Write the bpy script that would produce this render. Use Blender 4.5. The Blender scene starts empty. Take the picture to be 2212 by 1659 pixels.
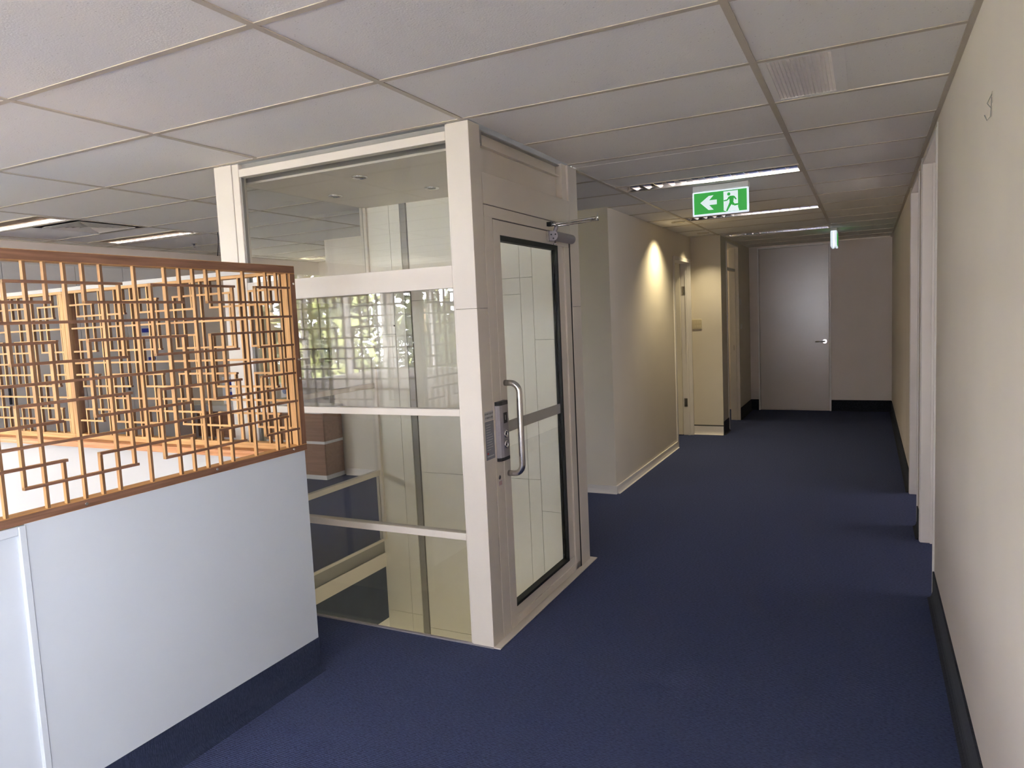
import bpy, bmesh, math, random
from mathutils import Vector, Matrix
random.seed(7)
S = bpy.context.scene
COL = S.collection

# ------------------------------------------------------------------ camera, world, sun, exposure
H = 2.375
def make_camera():
    cam = bpy.data.cameras.new('camera')
    cam.sensor_fit = 'HORIZONTAL'; cam.sensor_width = 36.0
    cam.lens = 36.0 * 1536.401 / 2212.0
    cam.clip_start = 0.02; cam.clip_end = 200
    o = bpy.data.objects.new('camera', cam); COL.objects.link(o)
    yaw, pitch, roll = -0.4650668, -0.0917501, -0.0459381
    cy, sy, cp, sp = math.cos(yaw), math.sin(yaw), math.cos(pitch), math.sin(pitch)
    fwd = Vector((sy * cp, cy * cp, sp)); right = Vector((cy, -sy, 0)); up = right.cross(fwd)
    r2 = math.cos(roll) * right + math.sin(roll) * up
    u2 = -math.sin(roll) * right + math.cos(roll) * up
    m = Matrix((r2, u2, -fwd)).transposed().to_4x4()
    m.translation = Vector((1.56358, -1.57997, 1.51244))
    o.matrix_world = m
    S.camera = o
make_camera()
S.view_settings.view_transform = 'Standard'
S.view_settings.look = 'None'
S.view_settings.gamma = 1.0
S.view_settings.use_curve_mapping = False
S.view_settings.exposure = 0.84
S.cycles.max_bounces = 14
S.cycles.diffuse_bounces = 8
S.cycles.glossy_bounces = 5
S.cycles.transmission_bounces = 8
S.cycles.transparent_max_bounces = 24
S.cycles.sample_clamp_indirect = 8.0
S.cycles.caustics_reflective = False
S.cycles.caustics_refractive = False

W = bpy.data.worlds.new('sky'); S.world = W; W.use_nodes = True
bg = W.node_tree.nodes['Background']
bg.inputs['Color'].default_value = (0.88, 0.90, 1.0, 1)
bg.inputs['Strength'].default_value = 19.0

sun = bpy.data.lights.new('sun', 'SUN'); sun.energy = 235.0; sun.angle = math.radians(1.0); sun.color = (1.0, 0.94, 0.84)
so = bpy.data.objects.new('sun', sun); COL.objects.link(so)
so.rotation_euler = Vector((-0.10, -0.52, -0.85)).to_track_quat('-Z', 'Y').to_euler()      # from behind the building, high: lights the trees, never the room

def portal(name, loc, rot, sx, sy):
    l = bpy.data.lights.new(name, 'AREA'); l.shape = 'RECTANGLE'; l.size = sx; l.size_y = sy
    l.cycles.is_portal = True
    o = bpy.data.objects.new(name, l); COL.objects.link(o); o.location = loc; o.rotation_euler = rot
portal('daylight_portal', (-4.3, -4.98, 1.525), (math.radians(-90), 0, 0), 1.4, 1.45)
portal('daylight_portal', (-0.4, -4.98, 1.525), (math.radians(-90), 0, 0), 1.6, 1.45)
portal('daylight_portal', (-4.98, -2.35, 1.525), (0, math.radians(-90), 0), 1.45, 5.3)

portal('daylight_portal', (1.85, -3.3, 1.3), (0, math.radians(90), 0), 1.9, 3.1)
portal('daylight_portal', (4.38, 2.9, 1.6), (0, math.radians(90), 0), 0.3, 1.3)
portal('daylight_portal', (4.38, 4.65, 1.6), (0, math.radians(90), 0), 0.3, 1.7)

# ------------------------------------------------------------------ materials
def mat(name, col, rough=0.6, metal=0.0, spec=0.4, noise=None, bump=None, emit=None, estr=0.0):
    m = bpy.data.materials.new(name); m.use_nodes = True
    nt = m.node_tree; b = nt.nodes['Principled BSDF']
    b.inputs['Base Color'].default_value = (*col, 1); b.inputs['Roughness'].default_value = rough
    b.inputs['Metallic'].default_value = metal; b.inputs['Specular IOR Level'].default_value = spec
    if emit:
        b.inputs['Emission Color'].default_value = (*emit, 1); b.inputs['Emission Strength'].default_value = estr
    if noise or bump:
        tc = nt.nodes.new('ShaderNodeTexCoord')
    if noise:      # (scale, amount)
        n = nt.nodes.new('ShaderNodeTexNoise'); n.inputs['Scale'].default_value = noise[0]; n.inputs['Detail'].default_value = 4
        nt.links.new(tc.outputs['Object'], n.inputs['Vector'])
        r = nt.nodes.new('ShaderNodeMapRange'); r.inputs['From Min'].default_value = 0.3; r.inputs['From Max'].default_value = 0.7
        r.inputs['To Min'].default_value = 1 - noise[1]; r.inputs['To Max'].default_value = 1 + noise[1] * 0.5
        nt.links.new(n.outputs['Fac'], r.inputs['Value'])
        mx = nt.nodes.new('ShaderNodeMix'); mx.data_type = 'RGBA'; mx.blend_type = 'MULTIPLY'; mx.inputs['Factor'].default_value = 1
        mx.inputs['A'].default_value = (*col, 1); nt.links.new(r.outputs['Result'], mx.inputs['B'])
        nt.links.new(mx.outputs['Result'], b.inputs['Base Color'])
    if bump:       # (scale, strength, distance)
        n = nt.nodes.new('ShaderNodeTexNoise'); n.inputs['Scale'].default_value = bump[0]; n.inputs['Detail'].default_value = 3
        nt.links.new(tc.outputs['Object'], n.inputs['Vector'])
        bp = nt.nodes.new('ShaderNodeBump'); bp.inputs['Strength'].default_value = bump[1]; bp.inputs['Distance'].default_value = bump[2]
        nt.links.new(n.outputs['Fac'], bp.inputs['Height']); nt.links.new(bp.outputs['Normal'], b.inputs['Normal'])
    return m

def wood(name, c1, c2, axis, rough=0.5, k=1.0):
    m = bpy.data.materials.new(name); m.use_nodes = True
    nt = m.node_tree; b = nt.nodes['Principled BSDF']; b.inputs['Roughness'].default_value = rough
    b.inputs['Specular IOR Level'].default_value = 0.2
    tc = nt.nodes.new('ShaderNodeTexCoord'); mp = nt.nodes.new('ShaderNodeMapping')
    sc = [60 * k, 60 * k, 60 * k]; sc[axis] = 3.0 * k
    mp.inputs['Scale'].default_value = sc
    geo = nt.nodes.new('ShaderNodeNewGeometry')
    nt.links.new(geo.outputs['Position'], mp.inputs['Vector'])
    n = nt.nodes.new('ShaderNodeTexNoise'); n.inputs['Scale'].default_value = 1.6; n.inputs['Detail'].default_value = 5; n.inputs['Distortion'].default_value = 0.6
    nt.links.new(mp.outputs['Vector'], n.inputs['Vector'])
    cr = nt.nodes.new('ShaderNodeValToRGB')
    cr.color_ramp.elements[0].position = 0.32; cr.color_ramp.elements[0].color = (*c1, 1)
    cr.color_ramp.elements[1].position = 0.68; cr.color_ramp.elements[1].color = (*c2, 1)
    nt.links.new(n.outputs['Fac'], cr.inputs['Fac']); nt.links.new(cr.outputs['Color'], b.inputs['Base Color'])
    bp = nt.nodes.new('ShaderNodeBump'); bp.inputs['Strength'].default_value = 0.15; bp.inputs['Distance'].default_value = 0.002
    nt.links.new(n.outputs['Fac'], bp.inputs['Height']); nt.links.new(bp.outputs['Normal'], b.inputs['Normal'])
    return m

def glass_mat(name, tint, rough=0.0, gain=1.0):
    m = bpy.data.materials.new(name); m.use_nodes = True
    nt = m.node_tree; nt.nodes.clear()
    out = nt.nodes.new('ShaderNodeOutputMaterial'); mix = nt.nodes.new('ShaderNodeMixShader')
    tr = nt.nodes.new('ShaderNodeBsdfTransparent'); tr.inputs['Color'].default_value = (*tint, 1)
    gl = nt.nodes.new('ShaderNodeBsdfGlossy'); gl.inputs['Roughness'].default_value = rough; gl.inputs['Color'].default_value = (gain, gain, gain, 1)
    lw = nt.nodes.new('ShaderNodeLayerWeight'); lw.inputs['Blend'].default_value = 0.5
    pw = nt.nodes.new('ShaderNodeMath'); pw.operation = 'POWER'; pw.inputs[1].default_value = 5.0
    fr = nt.nodes.new('ShaderNodeMath'); fr.operation = 'MULTIPLY_ADD'; fr.inputs[1].default_value = 0.96; fr.inputs[2].default_value = 0.042
    nt.links.new(lw.outputs['Facing'], pw.inputs[0]); nt.links.new(pw.outputs['Value'], fr.inputs[0])
    nt.links.new(fr.outputs['Value'], mix.inputs['Fac']); nt.links.new(tr.outputs['BSDF'], mix.inputs[1]); nt.links.new(gl.outputs['BSDF'], mix.inputs[2])
    nt.links.new(mix.outputs['Shader'], out.inputs['Surface'])
    return m

def carpet_mat(name, c1, c2, rib=1.0):
    m = bpy.data.materials.new(name); m.use_nodes = True
    nt = m.node_tree; b = nt.nodes['Principled BSDF']; b.inputs['Roughness'].default_value = 0.95; b.inputs['Specular IOR Level'].default_value = 0.15; b.inputs['Sheen Weight'].default_value = 0.05; b.inputs['Sheen Roughness'].default_value = 0.6; b.inputs['Sheen Tint'].default_value = (0.9, 0.92, 1, 1)
    geo = nt.nodes.new('ShaderNodeNewGeometry')
    mp = nt.nodes.new('ShaderNodeMapping'); mp.inputs['Scale'].default_value = (70, 190, 70)
    nt.links.new(geo.outputs['Position'], mp.inputs['Vector'])
    n = nt.nodes.new('ShaderNodeTexNoise'); n.inputs['Scale'].default_value = 1.0; n.inputs['Detail'].default_value = 3
    nt.links.new(mp.outputs['Vector'], n.inputs['Vector'])
    wv = nt.nodes.new('ShaderNodeTexWave'); wv.wave_type = 'BANDS'; wv.bands_direction = 'Y'
    wv.inputs['Scale'].default_value = 38.0; wv.inputs['Distortion'].default_value = 2.2; wv.inputs['Detail'].default_value = 2; wv.inputs['Detail Scale'].default_value = 3.0
    nt.links.new(geo.outputs['Position'], wv.inputs['Vector'])
    ad = nt.nodes.new('ShaderNodeMath'); ad.operation = 'MULTIPLY_ADD'; ad.inputs[1].default_value = 0.45 * rib; 
    nt.links.new(wv.outputs['Fac'], ad.inputs[0]); nt.links.new(n.outputs['Fac'], ad.inputs[2])
    cr = nt.nodes.new('ShaderNodeValToRGB')
    cr.color_ramp.elements[0].position = 0.38; cr.color_ramp.elements[0].color = (*c1, 1)
    cr.color_ramp.elements[1].position = 0.95; cr.color_ramp.elements[1].color = (*c2, 1)
    nt.links.new(ad.outputs['Value'], cr.inputs['Fac']); nt.links.new(cr.outputs['Color'], b.inputs['Base Color'])
    bp = nt.nodes.new('ShaderNodeBump'); bp.inputs['Strength'].default_value = 0.55; bp.inputs['Distance'].default_value = 0.004
    nt.links.new(ad.outputs['Value'], bp.inputs['Height']); nt.links.new(bp.outputs['Normal'], b.inputs['Normal'])
    return m

def tile_mat(name, col):
    m = bpy.data.materials.new(name); m.use_nodes = True
    nt = m.node_tree; b = nt.nodes['Principled BSDF']; b.inputs['Roughness'].default_value = 0.9; b.inputs['Specular IOR Level'].default_value = 0.2
    geo = nt.nodes.new('ShaderNodeNewGeometry')
    v = nt.nodes.new('ShaderNodeTexVoronoi'); v.inputs['Scale'].default_value = 75
    nt.links.new(geo.outputs['Position'], v.inputs['Vector'])
    n = nt.nodes.new('ShaderNodeTexNoise'); n.inputs['Scale'].default_value = 30; n.inputs['Detail'].default_value = 5
    nt.links.new(geo.outputs['Position'], n.inputs['Vector'])
    # pit mask: close to a cell point and where noise is high
    lt = nt.nodes.new('ShaderNodeMapRange'); lt.inputs['From Min'].default_value = 0.10; lt.inputs['From Max'].default_value = 0.20
    nt.links.new(v.outputs['Distance'], lt.inputs['Value'])
    gt = nt.nodes.new('ShaderNodeMath'); gt.operation = 'LESS_THAN'; gt.inputs[1].default_value = 0.55
    nt.links.new(n.outputs['Fac'], gt.inputs[0])
    mxm = nt.nodes.new('ShaderNodeMath'); mxm.operation = 'MAXIMUM'
    nt.links.new(lt.outputs['Result'], mxm.inputs[0]); nt.links.new(gt.outputs['Value'], mxm.inputs[1])
    mx = nt.nodes.new('ShaderNodeMix'); mx.data_type = 'RGBA'
    mx.inputs['A'].default_value = (col[0] * 0.72, col[1] * 0.70, col[2] * 0.68, 1); mx.inputs['B'].default_value = (*col, 1)
    nt.links.new(mxm.outputs['Value'], mx.inputs['Factor']); nt.links.new(mx.outputs['Result'], b.inputs['Base Color'])
    n2 = nt.nodes.new('ShaderNodeTexNoise'); n2.inputs['Scale'].default_value = 160; n2.inputs['Detail'].default_value = 2
    nt.links.new(geo.outputs['Position'], n2.inputs['Vector'])
    bp = nt.nodes.new('ShaderNodeBump'); bp.inputs['Strength'].default_value = 0.25; bp.inputs['Distance'].default_value = 0.003
    nt.links.new(n2.outputs['Fac'], bp.inputs['Height']); nt.links.new(bp.outputs['Normal'], b.inputs['Normal'])
    return m

M = {}
M['wall'] = mat('wall_paint', (0.75, 0.665, 0.60), 0.55, noise=(2.5, 0.03), bump=(350, 0.06, 0.002))
def scuffed(m):
    nt = m.node_tree; b = nt.nodes['Principled BSDF']; src = b.inputs['Base Color'].links[0].from_socket
    geo = nt.nodes.new('ShaderNodeNewGeometry'); mp = nt.nodes.new('ShaderNodeMapping'); mp.inputs['Scale'].default_value = (1, 3.2, 1.6)
    nt.links.new(geo.outputs['Position'], mp.inputs['Vector'])
    v = nt.nodes.new('ShaderNodeTexVoronoi'); v.inputs['Scale'].default_value = 2.3; nt.links.new(mp.outputs['Vector'], v.inputs['Vector'])
    r = nt.nodes.new('ShaderNodeMapRange'); r.inputs['From Min'].default_value = 0.012; r.inputs['From Max'].default_value = 0.03; r.inputs['To Min'].default_value = 0.62; r.inputs['To Max'].default_value = 1.0
    nt.links.new(v.outputs['Distance'], r.inputs['Value'])
    mx = nt.nodes.new('ShaderNodeMix'); mx.data_type = 'RGBA'; mx.blend_type = 'MULTIPLY'; mx.inputs['Factor'].default_value = 1
    nt.links.new(src, mx.inputs['A']); nt.links.new(r.outputs['Result'], mx.inputs['B']); nt.links.new(mx.outputs['Result'], b.inputs['Base Color'])
    return m
M['wall_scuffed'] = scuffed(mat('scuffed_wall_paint', (0.75, 0.675, 0.60), 0.55, noise=(2.5, 0.03), bump=(350, 0.06, 0.002)))
M['wall_cream'] = mat('wall_paint_cream', (0.75, 0.69, 0.58), 0.55, noise=(2.5, 0.03), bump=(350, 0.06, 0.002))
M['half'] = mat('partition_paint', (0.54, 0.585, 0.635), 0.5, noise=(3, 0.02), bump=(300, 0.05, 0.002))
M['half_warm'] = mat('stair_wall_paint', (0.42, 0.40, 0.37), 0.5, noise=(3, 0.02), bump=(300, 0.05, 0.002))
M['grey_panel'] = mat('grey_laminate', (0.62, 0.59, 0.55), 0.45, noise=(3, 0.03))
M['trim'] = mat('gloss_trim_paint', (0.80, 0.76, 0.72), 0.35, noise=(8, 0.02))
M['door'] = mat('door_paint', (0.62, 0.545, 0.48), 0.24, spec=0.6, noise=(3, 0.03), bump=(60, 0.05, 0.002))
M['tile'] = tile_mat('mineral_ceiling_tile', (0.86, 0.835, 0.79))
M['tee'] = mat('grid_tee_enamel', (0.56, 0.50, 0.41), 0.5, noise=(20, 0.02))
M['carpet'] = carpet_mat('navy_carpet', (0.010, 0.0155, 0.050), (0.056, 0.074, 0.175))
M['skirt'] = carpet_mat('navy_carpet_skirting', (0.012, 0.018, 0.045), (0.030, 0.042, 0.085), 0.15)
M['skirt2'] = carpet_mat('charcoal_carpet_skirting', (0.012, 0.014, 0.020), (0.034, 0.038, 0.050), 0.15)
M['lift'] = mat('lift_powder_coat', (0.70, 0.65, 0.575), 0.38, noise=(5, 0.015))
M['lift_side'] = mat('lift_powder_coat_warm', (0.60, 0.56, 0.50), 0.38, noise=(5, 0.015))
M['shaft'] = mat('shaft_panel_enamel', (0.78, 0.76, 0.69), 0.35, noise=(4, 0.02))
M['shaft_grey'] = mat('shaft_rail_grey', (0.30, 0.29, 0.27), 0.45, noise=(9, 0.03))
M['gap'] = mat('dark_gap', (0.10, 0.10, 0.10), 0.6, noise=(9, 0.03))
M['rubber'] = mat('black_rubber', (0.012, 0.014, 0.014), 0.5, noise=(30, 0.05))
M['glass'] = glass_mat('clear_glass', (0.945, 0.95, 0.94))
M['wglass'] = glass_mat('window_glass', (0.97, 0.97, 0.97))
M['film'] = mat('frosted_film', (0.46, 0.46, 0.42), 0.5, noise=(60, 0.02))
M['steel'] = mat('brushed_steel', (0.62, 0.60, 0.57), 0.24, 1.0, noise=(90, 0.05))
M['chrome'] = mat('chrome', (0.8, 0.8, 0.8), 0.1, 1.0, noise=(20, 0.01))
M['alu'] = mat('silver_aluminium', (0.34, 0.32, 0.34), 0.42, 0.25, noise=(40, 0.03))
M['reflector'] = mat('polished_reflector', (0.88, 0.84, 0.80), 0.13, 1.0, noise=(15, 0.03))
M['black'] = mat('black_plastic', (0.02, 0.021, 0.025), 0.35, noise=(20, 0.05))
M['white_plastic'] = mat('white_plastic', (0.78, 0.78, 0.76), 0.4, noise=(20, 0.02))
M['cream_plastic'] = mat('cream_plastic', (0.62, 0.55, 0.38), 0.4, noise=(20, 0.02))
M['paper'] = mat('paper', (0.75, 0.76, 0.78), 0.5, noise=(20, 0.02))
M['sticker'] = mat('grey_sticker', (0.22, 0.23, 0.26), 0.35, noise=(30, 0.04))
M['sticker_pale'] = mat('pale_sticker', (0.50, 0.50, 0.50), 0.35, noise=(30, 0.04))
M['ink'] = mat('dark_ink', (0.03, 0.03, 0.04), 0.5, noise=(30, 0.02))
M['red_ink'] = mat('red_ink', (0.55, 0.05, 0.05), 0.5, noise=(30, 0.02))
M['blue'] = mat('blue_ink', (0.02, 0.035, 0.30), 0.4, noise=(30, 0.02))
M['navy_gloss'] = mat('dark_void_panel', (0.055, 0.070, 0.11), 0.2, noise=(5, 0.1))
M['tube'] = mat('fluorescent_tube', (0.8, 0.8, 0.78), 0.3, noise=(5, 0.01))
M['tube_lit'] = mat('fluorescent_tube_lit', (0.8, 0.8, 0.78), 0.3, noise=(5, 0.01), emit=(1.0, 0.97, 0.68), estr=30.0)
M['lamp_lit'] = mat('downlight_lens_lit', (0.8, 0.8, 0.7), 0.3, noise=(5, 0.01), emit=(1.0, 0.86, 0.55), estr=6.0)
M['exit_green'] = mat('exit_green', (0.015, 0.25, 0.035), 0.4, noise=(9, 0.01), emit=(0.025, 0.40, 0.045), estr=0.36)
M['exit_white'] = mat('exit_white', (0.8, 0.85, 0.85), 0.4, noise=(9, 0.01), emit=(0.72, 0.88, 0.90), estr=0.36)
M['exit_edge'] = mat('exit_diffuser_edge', (0.8, 0.85, 0.9), 0.3, noise=(9, 0.01), emit=(0.75, 0.85, 0.95), estr=0.42)
M['laminate_top'] = mat('white_laminate', (0.76, 0.75, 0.74), 0.3, noise=(4, 0.02))
M['cupboard'] = mat('cupboard_door_enamel', (0.66, 0.66, 0.46), 0.35, noise=(4, 0.02))
M['splash'] = mat('splashback_tile', (0.35, 0.36, 0.24), 0.3, noise=(30, 0.35))
M['leaf'] = mat('leaf', (0.10, 0.115, 0.04), 0.45, noise=(2, 0.5))
M['bark'] = mat('bark', (0.13, 0.09, 0.06), 0.9, noise=(9, 0.4))
M['bounce_ground'] = mat('pale_bounce_paving', (0.50, 0.47, 0.40), 0.9, noise=(2, 0.4))  # outside ground made pale so that sunlight bounces up to the ceiling
M['concrete'] = mat('concrete_slab', (0.4, 0.39, 0.37), 0.9, noise=(4, 0.2))
DARK = [wood('dark_face_' + a, (0.125, 0.062, 0.038), (0.225, 0.120, 0.076), i) for i, a in enumerate('xyz')]  # darker timber tone for the faces turned towards +x
MID = [wood('mid_tone_batten_' + a, (0.115, 0.060, 0.031), (0.205, 0.115, 0.060), i) for i, a in enumerate('xyz')]  # mid timber tone for the +x faces of the upright battens
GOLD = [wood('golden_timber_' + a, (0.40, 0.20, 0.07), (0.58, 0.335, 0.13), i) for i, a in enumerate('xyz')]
SILL = [wood('sill_timber_' + a, (0.40, 0.17, 0.07), (0.55, 0.27, 0.12), i) for i, a in enumerate('xyz')]
M['counter_wood'] = wood('counter_veneer', (0.27, 0.145, 0.095), (0.36, 0.20, 0.135), 0, 0.4, 0.4)

# ------------------------------------------------------------------ mesh helpers
CACHE = {}
ORIGIN = {}
DIRS = ['-x', '+x', '-y', '+y', '-z', '+z']
def box_mesh(dx, dy, dz, mats, fm, bev):
    key = (round(dx, 5), round(dy, 5), round(dz, 5), tuple(m.name for m in mats), fm, bev)
    if key in CACHE: return CACHE[key]
    bm = bmesh.new()
    x, y, z = dx / 2, dy / 2, dz / 2
    v = [bm.verts.new(p) for p in ((-x, -y, -z), (x, -y, -z), (x, y, -z), (-x, y, -z), (-x, -y, z), (x, -y, z), (x, y, z), (-x, y, z))]
    F = [(0, 4, 7, 3), (1, 2, 6, 5), (0, 1, 5, 4), (3, 7, 6, 2), (0, 3, 2, 1), (4, 5, 6, 7)]
    for i, f in enumerate(F):
        fc = bm.faces.new([v[j] for j in f])
        if fm and DIRS[i] in fm: fc.material_index = 1
    if bev: bmesh.ops.bevel(bm, geom=bm.edges[:], offset=bev, segments=1 if bev < 0.004 else 2, affect='EDGES', profile=0.5)
    me = bpy.data.meshes.new('box'); bm.to_mesh(me); bm.free()
    for m in mats: me.materials.append(m)
    CACHE[key] = me
    return me

def link(name, me, loc, parent=None):
    o = bpy.data.objects.new(name, me); COL.objects.link(o)
    loc = Vector(loc); ORIGIN[o.name] = loc
    if parent is not None:
        o.parent = parent; o.location = loc - ORIGIN[parent.name]
    else: o.location = loc
    return o

def bx(name, x, y, z, m, parent=None, bev=0.0, fm=None, m2=None):
    mats = [m] + ([m2] if m2 else [])
    me = box_mesh(x[1] - x[0], y[1] - y[0], z[1] - z[0], mats, tuple(fm) if fm else None, bev)
    return link(name, me, ((x[0] + x[1]) / 2, (y[0] + y[1]) / 2, (z[0] + z[1]) / 2), parent)

def tag(o, label, cat, group=None, kind=None):
    o['label'] = label; o['category'] = cat
    if group: o['group'] = group
    if kind: o['kind'] = kind
    return o
def thing(name, loc, label, cat, group=None, kind=None):
    o = link(name, None, loc)
    return tag(o, label, cat, group, kind)
def build(name, bm, m, parent=None, smooth=False, origin=None):
    mats = m if isinstance(m, list) else [m]
    if origin is None:
        pts = [v.co for v in bm.verts]
        origin = Vector([(min(p[i] for p in pts) + max(p[i] for p in pts)) / 2 for i in range(3)])
    bmesh.ops.translate(bm, verts=bm.verts, vec=-Vector(origin))
    bmesh.ops.recalc_face_normals(bm, faces=bm.faces)
    me = bpy.data.meshes.new(name); bm.to_mesh(me); bm.free()
    for k in mats: me.materials.append(k)
    if smooth:
        for p in me.polygons: p.use_smooth = True
    return link(name, me, origin, parent)
def add_box(bm, x, y, z, mi=0):
    v = [bm.verts.new((x[i], y[j], z[k])) for i in (0, 1) for j in (0, 1) for k in (0, 1)]
    for f in ((0, 1, 3, 2), (4, 6, 7, 5), (0, 4, 5, 1), (2, 3, 7, 6), (0, 2, 6, 4), (1, 5, 7, 3)):
        bm.faces.new([v[i] for i in f]).material_index = mi
def prism(bm, poly, axis, a0, a1, mi=0):
    """poly in the other two axes (in xyz order), extruded along axis from a0 to a1"""
    def P(u, w, a):
        q = [u, w]; q.insert(axis, a); return q
    A = [bm.verts.new(P(u, w, a0)) for u, w in poly]; B = [bm.verts.new(P(u, w, a1)) for u, w in poly]
    bm.faces.new(A).material_index = mi; bm.faces.new(B[::-1]).material_index = mi
    n = len(poly)
    for i in range(n): bm.faces.new((A[i], B[i], B[(i + 1) % n], A[(i + 1) % n])).material_index = mi
def tube(bm, pts, r, seg=10, caps=True, mi=0):
    pts = [Vector(p) for p in pts]; rings = []
    prev = None
    for i, p in enumerate(pts):
        d = (pts[min(i + 1, len(pts) - 1)] - pts[max(i - 1, 0)]).normalized()
        if prev is None:
            up = Vector((0, 0, 1)) if abs(d.z) < 0.9 else Vector((1, 0, 0))
            a = d.cross(up).normalized()
        else: a = (prev - d * prev.dot(d)).normalized()
        prev = a; b = d.cross(a)
        rr = r[i] if isinstance(r, (list, tuple)) else r
        rings.append([bm.verts.new(p + (a * math.cos(2 * math.pi * k / seg) + b * math.sin(2 * math.pi * k / seg)) * rr) for k in range(seg)])
    for i in range(len(rings) - 1):
        for k in range(seg): bm.faces.new((rings[i][k], rings[i][(k + 1) % seg], rings[i + 1][(k + 1) % seg], rings[i + 1][k])).material_index = mi
    if caps: bm.faces.new(rings[0][::-1]).material_index = mi; bm.faces.new(rings[-1]).material_index = mi
def lathe(bm, prof, c, axis=2, seg=20, mi=0):
    """prof: (radius, height along axis)"""
    rings = []
    for r, h in prof:
        ring = []
        for k in range(seg):
            a = 2 * math.pi * k / seg
            q = [r * math.cos(a), r * math.sin(a)]; q.insert(axis, h)
            ring.append(bm.verts.new(Vector(q) + Vector(c)))
        rings.append(ring)
    for i in range(len(rings) - 1):
        for k in range(seg): bm.faces.new((rings[i][k], rings[i][(k + 1) % seg], rings[i + 1][(k + 1) % seg], rings[i + 1][k])).material_index = mi
    for R in (rings[0], rings[-1]):
        try: bm.faces.new(R).material_index = mi
        except ValueError: pass
def text(name, body, size, loc, rot, m, parent, align='CENTER', sx=1.0):
    cu = bpy.data.curves.new(name, 'FONT'); cu.body = body; cu.size = size; cu.align_x = align; cu.align_y = 'CENTER'; cu.extrude = 0.0002
    t = bpy.data.objects.new('tmp', cu); COL.objects.link(t)
    bpy.context.view_layer.update()
    me = bpy.data.meshes.new_from_object(t.evaluated_get(bpy.context.evaluated_depsgraph_get()))
    bpy.data.objects.remove(t); bpy.data.curves.remove(cu)
    me.materials.clear(); me.materials.append(m)
    me.transform(Matrix.Rotation(0, 4, 'X'))
    o = link(name, me, loc, parent); o.rotation_euler = rot; o.scale = (sx, 1, 1)
    return o

# ================================================================== SETTING
XW = 1.868     # corridor's right wall
XL = -5.0      # far left wall
YB = -5.0      # window wall behind the camera
YE = 9.4       # end of the corridor
ZT = H + 0.02
LX0, LX1, LY0, LY1 = -1.525, 0.0233, 1.18, 2.462       # lift footprint

# floor: carpet slabs around the lift shaft
bm = bmesh.new()
for (x0, x1, y0, y1) in ((XL, LX0 + 0.02, YB, YE), (LX1 - 0.02, 4.4, YB, YE), (LX0 + 0.02, LX1 - 0.02, YB, LY0 + 0.012), (LX0 + 0.02, LX1 - 0.02, LY1 - 0.05, YE)):
    add_box(bm, (x0, x1), (y0, y1), (-0.10, 0.0))
tag(build('floor', bm, M['carpet']), 'navy blue ribbed carpet floor of the office and corridor', 'floor', kind='structure')

# unseen roof slab, added over the ceiling void to keep the sun out
tag(bx('roof', (XL - 0.4, 4.8), (YB - 0.4, YE + 0.4), (2.75, 2.95), M['concrete']), 'unseen concrete roof slab added above the suspended ceiling to block the sun', 'roof', kind='structure')

# ---- suspended ceiling: tees and tiles
ceil = thing('ceiling', (0, 0, H), 'suspended grid ceiling of pitted off-white mineral tiles', 'ceiling', kind='structure')
cols = [XL, -4.8, -3.6, -2.4, -1.2, 0.0, 1.2, XW]
RP = 0.584
rows = [YB] + [RP * j for j in range(-8, 17)] + [YE]
TROFF = [(0.012, 1.188, 3.235, 3.492), (0.012, 1.188, 5.268, 5.51), (0.012, 1.188, 7.2, 7.44),
         (-4.79, -3.61, 1.48, 1.74), (-4.79, -3.61, 2.60, 2.86), (-4.79, -3.61, 5.26, 5.50)]
VENT = (1.212, 1.495, RP * 2 + 0.012, RP * 3 - 0.012)
DIFF = (-4.19, -3.612, RP * 3 + 0.012, RP * 4 - 0.012)
SPOTS = [(-0.09, 5.50), (-0.10, 6.74)]
CUT = [(LX0, LX1, LY0, LY1)] + TROFF + [VENT, DIFF] + [(x - 0.042, x + 0.042, y - 0.042, y + 0.042) for x, y in SPOTS]
def subtract(rs, c):
    out = []
    for (x0, x1, y0, y1) in rs:
        a0, a1, b0, b1 = max(x0, c[0]), min(x1, c[1]), max(y0, c[2]), min(y1, c[3])
        if a0 >= a1 or b0 >= b1: out.append((x0, x1, y0, y1)); continue
        if y0 < b0: out.append((x0, x1, y0, b0))
        if b1 < y1: out.append((x0, x1, b1, y1))
        if x0 < a0: out.append((x0, a0, b0, b1))
        if a1 < x1: out.append((a1, x1, b0, b1))
    return [r for r in out if r[1] - r[0] > 0.01 and r[3] - r[2] > 0.01]
for i in range(len(cols) - 1):
    for j in range(len(rows) - 1):
        rs = [(cols[i] + 0.003, cols[i + 1] - 0.003, rows[j] + 0.003, rows[j + 1] - 0.003)]
        for c in CUT: rs = subtract(rs, c)
        for r in rs:
            dz = random.uniform(-0.0008, 0.0008)
            bx('ceiling_tile', (r[0], r[1]), (r[2], r[3]), (H + 0.0042 + dz, H + 0.02), M['tile'], ceil)
LC = (LX0, LX1, LY0, LY1)
tw = 0.012
for x in cols[1:-1]:
    rs = subtract([(x - tw, x + tw, YB, YE)], LC)
    for r in rs: bx('grid_tee', (r[0], r[1]), (r[2], r[3]), (H, H + 0.003), M['tee'], ceil)
for y in rows[1:-1]:
    rs = [(XL, XW, y - tw, y + tw)]
    rs = subtract(rs, LC)
    for r in rs: bx('grid_tee', (r[0], r[1]), (r[2], r[3]), (H + 0.0004, H + 0.0032), M['tee'], ceil)
bx('wall_angle', (XW - 0.02, XW), (YB, YE), (H - 0.002, H + 0.004), M['tee'], ceil)
bx('wall_angle', (XL, XL + 0.02), (YB, YE), (H - 0.002, H + 0.004), M['tee'], ceil)

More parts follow.
